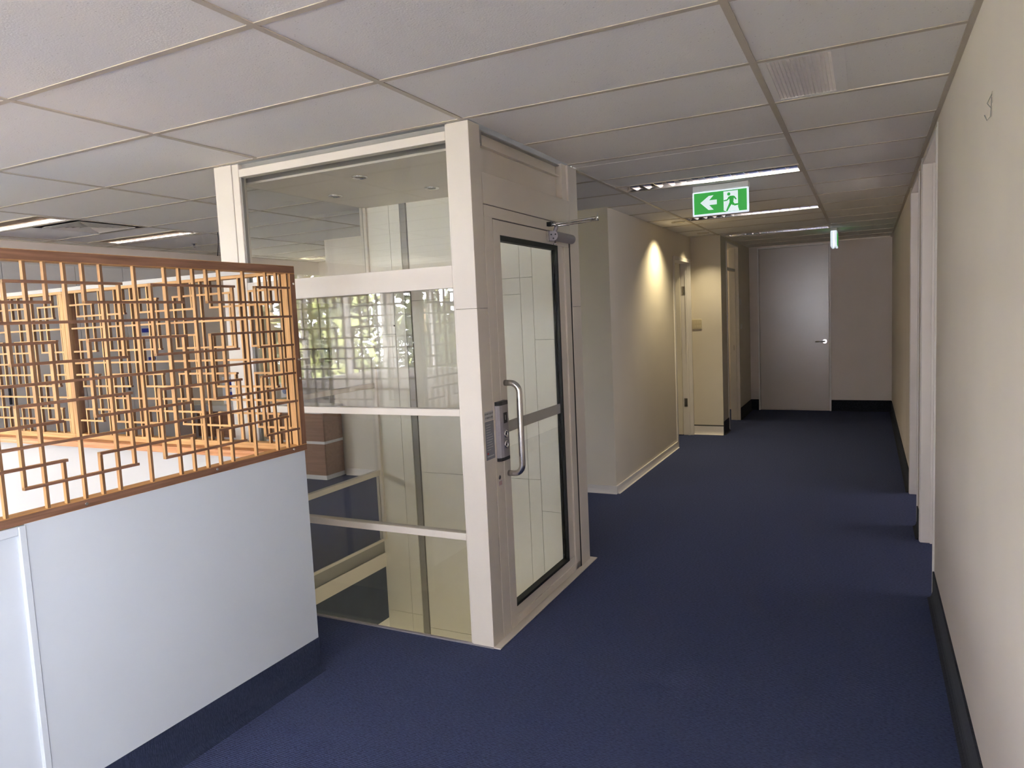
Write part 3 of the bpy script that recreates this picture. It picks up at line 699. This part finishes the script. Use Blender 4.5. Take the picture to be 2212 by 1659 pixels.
# door closer
C0 = 1.945
bx('closer_bracket', (LX1, LX1 + 0.010), (1.985, 2.005), (C0 - 0.028, C0 + 0.03), M['steel'], L)
bm = bmesh.new(); add_box(bm, (LX1, LX1 + 0.034), (2.005, 2.035), (C0 - 0.024, C0 + 0.026)); cb = build('door_closer', bm, M['alu'], L)
bm = bmesh.new(); tube(bm, [(LX1 + 0.032, 2.003, C0), (LX1 + 0.032, 2.265, C0)], 0.026, 20); build('cylinder', bm, M['alu'], cb)
for a in (0.5, 2.6, 4.7):
    bm = bmesh.new(); lathe(bm, [(0, 0), (0.0045, 0), (0.0045, -0.0012), (0, -0.0012)], (LX1 + 0.032 + 0.014 * math.cos(a), 2.003, C0 + 0.014 * math.sin(a)), 1, 10); build('end_screw', bm, M['black'], cb)
bm = bmesh.new(); lathe(bm, [(0.005, 0.0), (0.005, -0.012), (0.011, -0.016), (0.011, -0.022), (0.0, -0.024)], (LX1 + 0.034, 2.02, C0 - 0.024), 2, 14); build('pinion_cap', bm, M['chrome'], cb, True)
bm = bmesh.new(); tube(bm, [(LX1 + 0.03, 2.03, C0 + 0.024), (LX1 + 0.034, 2.045, C0 + 0.05), (LX1 + 0.036, 2.05, C0 + 0.056)], [0.011, 0.011, 0.008], 10); build('pinion', bm, M['alu'], cb, True)
elbow = Vector((LX1 + 0.20, 2.245, C0 + 0.105))
bm = bmesh.new(); tube(bm, [(LX1 + 0.036, 2.05, C0 + 0.056), tuple(elbow + Vector((0, 0, -0.014)))], [0.006, 0.0045], 8); build('main_arm', bm, M['steel'], cb, True)
shoe = Vector((LX1 + 0.022, 2.01, C0 + 0.062))
mid = shoe.lerp(elbow, 0.42)
bm = bmesh.new(); tube(bm, [tuple(shoe), tuple(mid), tuple(mid + (elbow - mid) * 0.02), tuple(shoe.lerp(elbow, 0.86)), tuple(shoe.lerp(elbow, 0.865)), tuple(shoe.lerp(elbow, 0.94))], [0.004, 0.004, 0.0058, 0.0058, 0.0085, 0.0085], 10); build('fore_arm', bm, M['steel'], cb, True)
bm = bmesh.new(); lathe(bm, [(0.0, -0.018), (0.006, -0.018), (0.006, 0.010), (0.004, 0.014), (0.0015, 0.028), (0.0, 0.028)], tuple(elbow), 2, 12); build('elbow_pin', bm, M['chrome'], cb, True)
bm = bmesh.new(); add_box(bm, (LX1, LX1 + 0.026), (1.992, 2.022), (C0 + 0.052, C0 + 0.074)); build('arm_shoe', bm, M['rubber'], cb)
bm = bmesh.new(); lathe(bm, [(0, -0.01), (0.009, -0.01), (0.009, 0.01), (0, 0.01)], tuple(shoe + Vector((0.010, 0.014, 0))), 2, 12); build('shoe_knuckle', bm, M['chrome'], cb, True)

# ================================================================== CEILING FITTINGS
def troffer(r, label, lit=False, group='louvred fluorescent troffers'):
    x0, x1, y0, y1 = r
    t = thing('fluorescent_troffer', ((x0 + x1) / 2, (y0 + y1) / 2, H), label, 'ceiling light', group)
    f = 0.012
    for nm, X, Y in (('frame', (x0, x1), (y0, y0 + f)), ('frame', (x0, x1), (y1 - f, y1)), ('frame', (x0, x0 + f), (y0 + f, y1 - f)), ('frame', (x1 - f, x1), (y0 + f, y1 - f))):
        bx(nm, X, Y, (H - 0.002, H + 0.012), M['tee'], t)
    bx('housing', (x0 + 0.001, x1 - 0.001), (y0 + 0.001, y1 - 0.001), (H + 0.105, H + 0.115), M['trim'], t)
    bx('housing_end', (x0 + 0.001, x0 + 0.006), (y0 + 0.001, y1 - 0.001), (H + 0.012, H + 0.105), M['trim'], t)
    bx('housing_end', (x1 - 0.006, x1 - 0.001), (y0 + 0.001, y1 - 0.001), (H + 0.012, H + 0.105), M['trim'], t)
    # curved side reflectors
    for s in (0, 1):
        bm = bmesh.new(); n = 6; yw = (y1 - y0) / 2 - f
        cv = lambda k: 0.0022 * k if k <= 2 else 0.0044 + 0.60 * yw * ((k - 2) / (n - 2)) ** 1.6
        ys = (lambda k: y1 - f - cv(k)) if s else (lambda k: y0 + f + cv(k))
        va = []
        for k in range(n + 1):
            z = H + 0.002 + 0.085 * k / n
            va.append((bm.verts.new((x0 + 0.008, ys(k), z)), bm.verts.new((x1 - 0.008, ys(k), z))))
        for k in range(n): bm.faces.new((va[k][0], va[k][1], va[k + 1][1], va[k + 1][0]))
        build('reflector', bm, M['reflector'], t, True)
    nb = 14
    for k in range(1, nb):
        x = x0 + (x1 - x0) * k / nb
        bx('baffle', (x - 0.001, x + 0.001), (y0 + f + 0.004, y1 - f - 0.004), (H + 0.004, H + 0.045), M['reflector'], t)
    bm = bmesh.new(); yc = (y0 + y1) / 2
    tube(bm, [(x0 + 0.03, yc, H + 0.075), (x1 - 0.03, yc, H + 0.075)], 0.013, 12); build('tube', bm, M['tube_lit' if lit else 'tube'], t, True)
    return t
troffer(TROFF[0], 'louvred ceiling light just above the green exit sign')
troffer(TROFF[1], 'middle of the three louvred corridor lights')
troffer(TROFF[2], 'farthest louvred corridor light, near the end door')
troffer(TROFF[3], 'louvred ceiling light at the far left edge beside the square diffuser')
troffer(TROFF[4], 'louvred ceiling light between the square diffuser and the lift')
troffer(TROFF[5], 'lit ceiling light over the kitchenette, seen through the lift glass', True)

# return air vent in the corridor ceiling
x0, x1, y0, y1 = VENT
v = thing('return_air_vent', ((x0 + x1) / 2, (y0 + y1) / 2, H), 'narrow egg-crate ceiling vent near the right wall', 'vent')
bx('frame', (x0, x0 + 0.026), (y0, y1), (H + 0.003, H + 0.010), M['tile'], v); bx('frame', (x1 - 0.042, x1), (y0, y1), (H + 0.003, H + 0.010), M['tile'], v)
bx('frame', (x0 + 0.026, x1 - 0.042), (y0, y0 + 0.026), (H + 0.003, H + 0.010), M['tile'], v); bx('frame', (x0 + 0.026, x1 - 0.042), (y1 - 0.026, y1), (H + 0.003, H + 0.010), M['tile'], v)
ga, gb, gc, gd = x0 + 0.026, x1 - 0.042, y0 + 0.026, y1 - 0.026
bx('duct', (ga, gb), (gc, gd), (H + 0.06, H + 0.065), M['gap'], v)
n = 16
for k in range(n + 1):
    x = ga + (gb - ga) * k / n
    bx('blade', (x - 0.0012, x + 0.0012), (gc, gd), (H + 0.004, H + 0.018), M['trim'], v)
bm = bmesh.new()
for k in range(46):
    y = gc + (gd - gc) * (k + 0.5) / 46; add_box(bm, (ga, gb), (y - 0.0009, y + 0.0009), (H + 0.006, H + 0.016))
cr = build('cross_blades', bm, M['trim'], v); cr['kind'] = 'stuff'

# four-way diffuser in the left ceiling
x0, x1, y0, y1 = DIFF; cx, cy_ = (x0 + x1) / 2, (y0 + y1) / 2
v = thing('air_diffuser', (cx, cy_, H), 'square four-way air diffuser in the left ceiling', 'vent')
def sq_ring(nm, a, b, za, zb, m):
    bm = bmesh.new()
    A = [bm.verts.new((cx + s * a, cy_ + t_ * a, za)) for s, t_ in ((-1, -1), (1, -1), (1, 1), (-1, 1))]
    B_ = [bm.verts.new((cx + s * b, cy_ + t_ * b, zb)) for s, t_ in ((-1, -1), (1, -1), (1, 1), (-1, 1))]
    for k in range(4): bm.faces.new((A[k], A[(k + 1) % 4], B_[(k + 1) % 4], B_[k]))
    r = bmesh.ops.solidify(bm, geom=bm.faces[:], thickness=0.0015)
    return build(nm, bm, m, v)
hs = min(x1 - x0, y1 - y0) / 2
sq_ring('frame', hs, hs - 0.045, H + 0.002, H + 0.002, M['trim'])
for k in range(6):
    a = hs - 0.05 - k * 0.036
    sq_ring('blade', a, a - 0.030, H - 0.004, H + 0.022, M['trim'])
bx('plate', (cx - 0.02, cx + 0.02), (cy_ - 0.02, cy_ + 0.02), (H + 0.001, H + 0.004), M['trim'], v)
bx('duct', (x0 + 0.02, x1 - 0.02), (y0 + 0.02, y1 - 0.02), (H + 0.06, H + 0.065), M['gap'], v)

# ---- illuminated exit sign facing the camera
EW, EH = 0.380, 0.166
ex0, ez1, ey = 0.463, 2.332, 3.575
X_ = thing('exit_sign', (ex0 + EW / 2, ey + 0.03, H), 'lit green exit sign with white arrow and running figure', 'exit sign', 'emergency exit signs')
bx('housing', (ex0 + 0.002, ex0 + EW - 0.002), (ey + 0.004, ey + 0.070), (ez1 + 0.001, H), M['white_plastic'], X_, 0.003)
bx('diffuser', (ex0, ex0 + EW), (ey, ey + 0.022), (ez1 - EH, ez1), M['exit_edge'], X_, 0.006)
pn = bx('green_panel', (ex0 + 0.012, ex0 + EW - 0.012), (ey - 0.0012, ey), (ez1 - EH + 0.012, ez1 - 0.009), M['exit_green'], X_)
def sign_poly(nm, poly, m, d0, d1, parent):
    bm = bmesh.new(); prism(bm, [(ex0 + u * EW, ez1 - w * EH) for u, w in poly], 1, ey - d1, ey - d0); return build(nm, bm, m, parent)
sign_poly('arrow', [(0.146, 0.46), (0.30, 0.20), (0.385, 0.19), (0.305, 0.38), (0.442, 0.38), (0.442, 0.575), (0.305, 0.575), (0.385, 0.785), (0.29, 0.775)], M['exit_white'], 0.0012, 0.002, X_)
wd = sign_poly('doorway', [(0.563, 0.09), (0.815, 0.09), (0.815, 0.78), (0.835, 0.92), (0.62, 0.92), (0.575, 0.88), (0.563, 0.86)], M['exit_white'], 0.0012, 0.002, X_)
def stroke(p, q, a, b):
    (x0_, y0_), (x1_, y1_) = p, q; dx, dy = (x1_ - x0_) * EW, (y1_ - y0_) * EH; L_ = math.hypot(dx, dy); nx, ny = -dy / L_, dx / L_
    return [(x0_ + nx * a / EW, y0_ + ny * a / EH), (x1_ + nx * b / EW, y1_ + ny * b / EH), (x1_ - nx * b / EW, y1_ - ny * b / EH), (x0_ - nx * a / EW, y0_ - ny * a / EH)]
bm = bmesh.new()
def sp(poly): prism(bm, [(ex0 + u * EW, ez1 - w * EH) for u, w in poly], 1, ey - 0.0030, ey - 0.002)
sp([(0.656 + 0.0112 / EW * math.cos(2 * math.pi * k / 14), 0.215 + 0.0112 / EH * math.sin(2 * math.pi * k / 14)) for k in range(14)])
for s_ in (((0.668, 0.33), (0.745, 0.33), .0045, .004), ((0.745, 0.33), (0.785, 0.46), .004, .003), ((0.668, 0.33), (0.63, 0.45), .0045, .0035), ((0.63, 0.45), (0.566, 0.47), .0035, .003),
           ((0.705, 0.33), (0.70, 0.58), .012, .009), ((0.695, 0.56), (0.655, 0.72), .0075, .0055), ((0.655, 0.72), (0.615, 0.90), .0055, .004), ((0.705, 0.56), (0.745, 0.67), .0075, .0055), ((0.745, 0.67), (0.835, 0.655), .0055, .004)):
    sp(stroke(s_[0], s_[1], s_[2] * 1.35, s_[3] * 1.35))
build('running_figure', bm, M['exit_green'], X_)

# ---- second exit sign, edge-on
y_, x_ = 7.66, 1.222
X2 = thing('exit_sign', (x_, y_, H), 'small exit sign hanging edge-on before the corridor end door', 'exit sign', 'emergency exit signs')
bx('housing', (x_ - 0.035, x_ + 0.035), (y_ - 0.19, y_ + 0.19), (H - 0.03, H), M['white_plastic'], X2, 0.003)
for s in (-1, 1):
    a = sorted((x_ + s * 0.006, x_ + s * 0.034))
    bx('diffuser', tuple(a), (y_ - 0.19, y_ + 0.19), (2.165, H - 0.032), M['exit_edge'], X2, 0.008)
    b = sorted((x_ + s * 0.034, x_ + s * 0.0352))
    bx('green_panel', tuple(b), (y_ - 0.175, y_ + 0.175), (2.18, H - 0.045), M['exit_green'], X2)

# ---- corridor downlights that light the block and the stub wall
def downlight(x, y, energy, size, label, col=(1.0, 0.84, 0.52), blend=1.0):
    bm = bmesh.new(); lathe(bm, [(0.040, 0.090), (0.041, 0.002), (0.044, -0.0015), (0.066, -0.0015), (0.067, 0.003), (0.043, 0.004), (0.043, 0.092)], (x, y, H), 2, 28)
    t = tag(build('recessed_downlight', bm, M['tee'], None, True, Vector((x, y, H))), label, 'downlight', 'corridor downlights')
    bm = bmesh.new(); lathe(bm, [(0.0, 0.078), (0.040, 0.078), (0.040, 0.084)], (x, y, H), 2, 20); build('lens', bm, M['lamp_lit'], t)
    l = bpy.data.lights.new('downlight_beam', 'SPOT'); l.energy = energy; l.spot_size = size; l.spot_blend = blend; l.shadow_soft_size = 0.02; l.color = col
    o = bpy.data.objects.new('downlight_beam', l); COL.objects.link(o); o.parent = t; o.location = (0, 0, -0.004)
downlight(*SPOTS[0], 46.0, math.radians(118), 'lit downlight washing the cream wall block')
downlight(*SPOTS[1], 24.0, math.radians(100), 'lit downlight over the recess by the stub wall')
# lights inside the side rooms
def batten(x, y, e, label):
    t = thing('batten_light', (x, y, H), label, 'ceiling light', 'batten lights in the side rooms')
    bx('body', (x - 0.6, x + 0.6), (y - 0.04, y + 0.04), (H - 0.04, H), M['white_plastic'], t, 0.004)
    bm = bmesh.new(); tube(bm, [(x - 0.57, y, H - 0.055), (x + 0.57, y, H - 0.055)], 0.013, 10); build('tube', bm, mat('room_tube', (0.8, 0.8, 0.7), 0.3, noise=(5, .01), emit=(1.0, 0.88, 0.62), estr=e), t, True)
batten(-1.6, 5.9, 14.0, 'lit batten light in the room behind the cream wall block')
batten(-1.6, 8.3, 40.0, 'lit batten light in the room beside the corridor end')
# added fill lamp at the shaft bottom, stands in for light from the lower storey
t = thing('shaft_fill_lamp', (-0.75, 1.8, -2.55), 'added fill lamp at the bottom of the lift shaft', 'lamp')
bm = bmesh.new(); lathe(bm, [(0, 0), (0.09, 0), (0.08, 0.04), (0, 0.05)], (-0.75, 1.8, -2.598), 2, 20); build('dome', bm, mat('shaft_fill_lens', (.8, .8, .7), .3, noise=(5, .01), emit=(1.0, 0.92, 0.74), estr=60.0), t, True)

# hanging cable and sprinklers seen through the glass
bm = bmesh.new(); tube(bm, [(-3.52, 2.95, H + 0.01), (-3.53, 2.96, H - 0.05), (-3.57, 2.99, H - 0.10), (-3.60, 3.0, H - 0.19)], 0.004, 6)
tag(build('hanging_cable', bm, M['black'], None, True), 'loose black cable dangling from the left ceiling', 'cable')
bm = bmesh.new(); lathe(bm, [(0.0, 0.006), (0.03, 0.006), (0.03, 0.0), (0.012, -0.01), (0.008, -0.03), (0.02, -0.034), (0.0, -0.036)], (-4.3, 3.35, H), 2, 16)
tag(build('sprinkler', bm, M['steel'], None, True), 'small metal sprinkler head in the left ceiling', 'sprinkler')

# ================================================================== SMALL FITTINGS ON THE WALLS
sw = tag(bx('switch_plate', (-0.325, -0.215), (bx_ - 0.009, bx_), (1.28, 1.40), M['cream_plastic'], None, 0.002), 'cream light switch plate on the stub wall', 'light switch')
for i in range(3):
    for j in range(2): bx('rocker', (-0.312 + 0.03 * i, -0.292 + 0.03 * i), (bx_ - 0.012, bx_ - 0.009), (1.295 + 0.05 * j, 1.330 + 0.05 * j), M['cream_plastic'], sw)
for (y, z, h, lab) in ((8.52, 1.60, 0.09, 'upper pale switch plate beside the corridor end door'), (8.56, 1.26, 0.07, 'lower pale socket plate beside the corridor end door')):
    p_ = tag(bx('switch_plate', (XS, XS + 0.008), (y - 0.06, y + 0.06), (z - h / 2, z + h / 2), M['trim'], None, 0.002), lab, 'light switch')
    bx('rocker', (XS + 0.008, XS + 0.011), (y - 0.02, y + 0.02), (z - 0.02, z + 0.02), M['trim'], p_)
# picture hook on the right wall
hk = bx('picture_hook', (XW - 0.002, XW), (0.788, 0.800), (2.035, 2.065), M['steel']); tag(hk, 'small wire picture hook high on the near right wall', 'hook')
bm = bmesh.new(); tube(bm, [(XW - 0.002, 0.794, 2.05), (XW - 0.004, 0.794, 2.0), (XW - 0.012, 0.794, 1.99), (XW - 0.018, 0.794, 2.005)], 0.0016, 6); build('hook_wire', bm, M['shaft_grey'], hk)
bm = bmesh.new(); tube(bm, [(XW - 0.001, 0.794, 2.06), (XW - 0.012, 0.794, 2.035), (XW - 0.002, 0.794, 2.02)], 0.0014, 6); build('nail', bm, M['shaft_grey'], hk)

# ================================================================== RECEPTION AND KITCHENETTE (behind the screens)
rc = thing('reception_counter', (-4.15, 3.92, 0), 'brown veneer reception counter with white bands and white top', 'counter')
bx('front_panel', (-4.998, -3.23), (3.785, 3.80), (0.045, 0.36), M['counter_wood'], rc)
bx('front_panel', (-4.998, -3.23), (3.785, 3.80), (0.386, 0.67), M['counter_wood'], rc)
bx('end_panel', (-3.245, -3.225), (3.80, 4.058), (0.045, 0.36), M['counter_wood'], rc); bx('end_panel', (-3.245, -3.225), (3.80, 4.058), (0.386, 0.67), M['counter_wood'], rc)
bx('band', (-4.998, -3.222), (3.783, 4.058), (0.36, 0.386), M['laminate_top'], rc); bx('plinth', (-4.998, -3.23), (3.79, 4.058), (0.0, 0.045), M['laminate_top'], rc)
bx('worktop', (-4.998, -3.20), (3.74, 4.06), (0.67, 0.735), M['laminate_top'], rc, 0.004)
# signs standing on the counter
sg = tag(bx('counter_sign', (-4.66, -4.42), (3.86, 3.866), (0.736, 1.03), M['paper']), 'white counter sign with blue cup emblem', 'sign')
bm = bmesh.new(); prism(bm, [(-4.60, 0.90), (-4.505, 0.90), (-4.49, 1.0), (-4.53, 1.01), (-4.545, 1.0), (-4.585, 1.0)], 1, 3.8585, 3.86); build('emblem', bm, M['blue'], sg)
bm = bmesh.new(); prism(bm, [(-4.61, 0.80), (-4.52, 0.80), (-4.515, 0.87), (-4.61, 0.865)], 1, 3.8585, 3.86); build('emblem', bm, M['blue'], sg)
sg = tag(bx('counter_sign', (-3.82, -3.64), (3.86, 3.866), (0.736, 0.96), M['paper']), 'white counter sign with two blue discs', 'sign')
for x in (-3.77, -3.69):
    bm = bmesh.new(); lathe(bm, [(0, 0), (0.032, 0), (0.032, -0.0015), (0, -0.0015)], (x, 3.86, 0.88), 1, 18); build('disc', bm, mat('pale_blue_ink', (0.15, 0.22, 0.45), .4, noise=(9, .02)), sg)
# grey storage cupboard along the left wall
gc_ = thing('storage_cupboard', (-4.85, 2.4, 0), 'tall grey storage cupboard against the far left wall', 'cupboard')
bx('carcass', (XL + 0.002, -4.72), (1.2, 3.31), (0.0, 2.16), M['grey_panel'], gc_)
for (a, b) in ((1.205, 1.80), (1.806, 2.40), (2.406, 2.85), (2.856, 3.305)):
    dr = bx('cupboard_door', (-4.72, -4.70), (a, b), (0.08, 2.15), M['grey_panel'], gc_, 0.002)
    bx('handle', (-4.70, -4.685), (b - 0.05, b - 0.035), (1.0, 1.16), M['black'], dr)
nt_ = tag(bx('wall_notice', (-4.6998, -4.6990), (2.99, 3.11), (1.47, 1.585), M['paper']), 'notice with blue header stuck on the grey cupboard', 'notice')
bx('header', (-4.699, -4.6985), (2.995, 3.105), (1.54, 1.58), M['blue'], nt_)
nt_ = tag(bx('wall_notice', (-4.6998, -4.6990), (3.03, 3.13), (1.25, 1.45), M['white_plastic']), 'glossy white notice below the blue-headed one', 'notice')
bx('print', (-4.699, -4.6985), (3.04, 3.12), (1.27, 1.30), M['blue'], nt_)
# kitchenette
for k, (a, b) in enumerate(((-4.98, -4.70), (-4.69, -4.41), (-4.40, -4.0))):
    c_ = bx('wall_cupboard', (a, b), (5.52, 5.9), (1.245, 1.85), M['cupboard'], None, 0.002)
    tag(c_, ('leftmost', 'middle', 'rightmost')[k] + ' pale kitchenette wall cupboard seen through the lift glass', 'cupboard', 'kitchenette wall cupboards')
    bx('cupboard_door', (a + 0.004, b - 0.004), (5.50, 5.518), (1.25, 1.845), M['cupboard'], c_, 0.002)
    bm = bmesh.new(); tube(bm, [(a + 0.04, 5.50, 1.29), (a + 0.04, 5.475, 1.30), (a + 0.04, 5.475, 1.34), (a + 0.04, 5.50, 1.35)], 0.004, 6); build('handle', bm, M['shaft_grey'], c_)
tag(bx('splashback', (-4.99, -3.32), (5.88, 5.897), (1.04, 1.245), M['splash']), 'olive mosaic splashback under the kitchenette cupboards', 'splashback')
kc = thing('kitchen_bench', (-4.15, 5.7, 0), 'white kitchenette bench below the wall cupboards', 'bench')
bx('worktop', (-4.99, -3.32), (5.28, 5.895), (1.0, 1.04), M['laminate_top'], kc, 0.003); bx('carcass', (-4.99, -3.32), (5.31, 5.895), (0.0, 1.0), M['laminate_top'], kc)
for k in range(3): bx('cupboard_door', (-4.98 + 0.55 * k, -4.44 + 0.55 * k), (5.292, 5.31), (0.1, 0.99), M['laminate_top'], kc, 0.002)

# ================================================================== OUTSIDE (seen reflected in the lift glass)
tag(bx('ground', (-40, 30), (-40, 30), (-3.6, -3.5), M['bounce_ground']), 'unseen ground outside the windows, made pale to bounce sunlight indoors', 'ground', kind='structure')
def tree_mesh(seed, n=3200):
    rnd = random.Random(seed); bm = bmesh.new()
    cl = [(rnd.uniform(-1.5, 1.5), rnd.uniform(-1.5, 1.5), rnd.uniform(1.0, 6.0), rnd.uniform(0.7, 1.2)) for _ in range(20)]
    for _ in range(n):
        c = rnd.choice(cl)
        p = Vector((c[0] + rnd.gauss(0, c[3] * 0.5), c[1] + rnd.gauss(0, c[3] * 0.5), c[2] + rnd.gauss(0, c[3] * 0.5)))
        u = Vector((rnd.gauss(0, 1), rnd.gauss(0, 1), rnd.gauss(0, 1))).normalized(); w = u.orthogonal().normalized()
        s = rnd.uniform(0.13, 0.26)
        bm.faces.new([bm.verts.new(p + q) for q in (-u * s, w * s * 0.5, u * s, -w * s * 0.5)])
    me = bpy.data.meshes.new('crown'); bm.to_mesh(me); bm.free(); me.materials.append(M['leaf'])
    bm = bmesh.new(); tube(bm, [(0, 0, 0), (0.05, 0.02, 2.0), (-0.04, 0.05, 4.0), (0.0, 0.0, 6.0)], [0.18, 0.14, 0.09, 0.03], 8)
    for c in cl[:9]: tube(bm, [(0, 0, min(c[2], 5.0) - 1.0), (c[0] * 0.5, c[1] * 0.5, c[2] - 0.4), (c[0], c[1], c[2])], [0.05, 0.035, 0.015], 6)
    m2 = bpy.data.meshes.new('trunk'); bm.to_mesh(m2); bm.free(); m2.materials.append(M['bark'])
    return me, m2
TM = [tree_mesh(3), tree_mesh(8)]
for k, (x, y) in enumerate(((-10.0, -13.6), (-10.4, -8.0), (-9.8, -2.4), (-16.2, -16.6), (-16.6, -10.8), (-16.2, -5.2), (-4.4, -13.0), (-16.0, 0.6))):
    t = thing('tree', (x, y, -3.5), ('leftmost tree outside the side windows', 'leafy tree nearest the middle of the side windows', 'leafy tree nearest the lift end of the side windows', 'tree in the back row, leftmost', 'tree in the back row, second from left', 'tree in the back row, third from left', 'tree outside the stair-end window', 'tree in the back row, rightmost')[k], 'tree', 'trees outside the windows')
    me, m2 = TM[k % 2]
    for nm, mm in (('crown', me), ('trunk', m2)):
        o = bpy.data.objects.new(nm, mm); COL.objects.link(o); o.parent = t
    t.rotation_euler.z = k * 1.3; s = 0.9 + 0.05 * (k % 4); t.scale = (s, s, s)
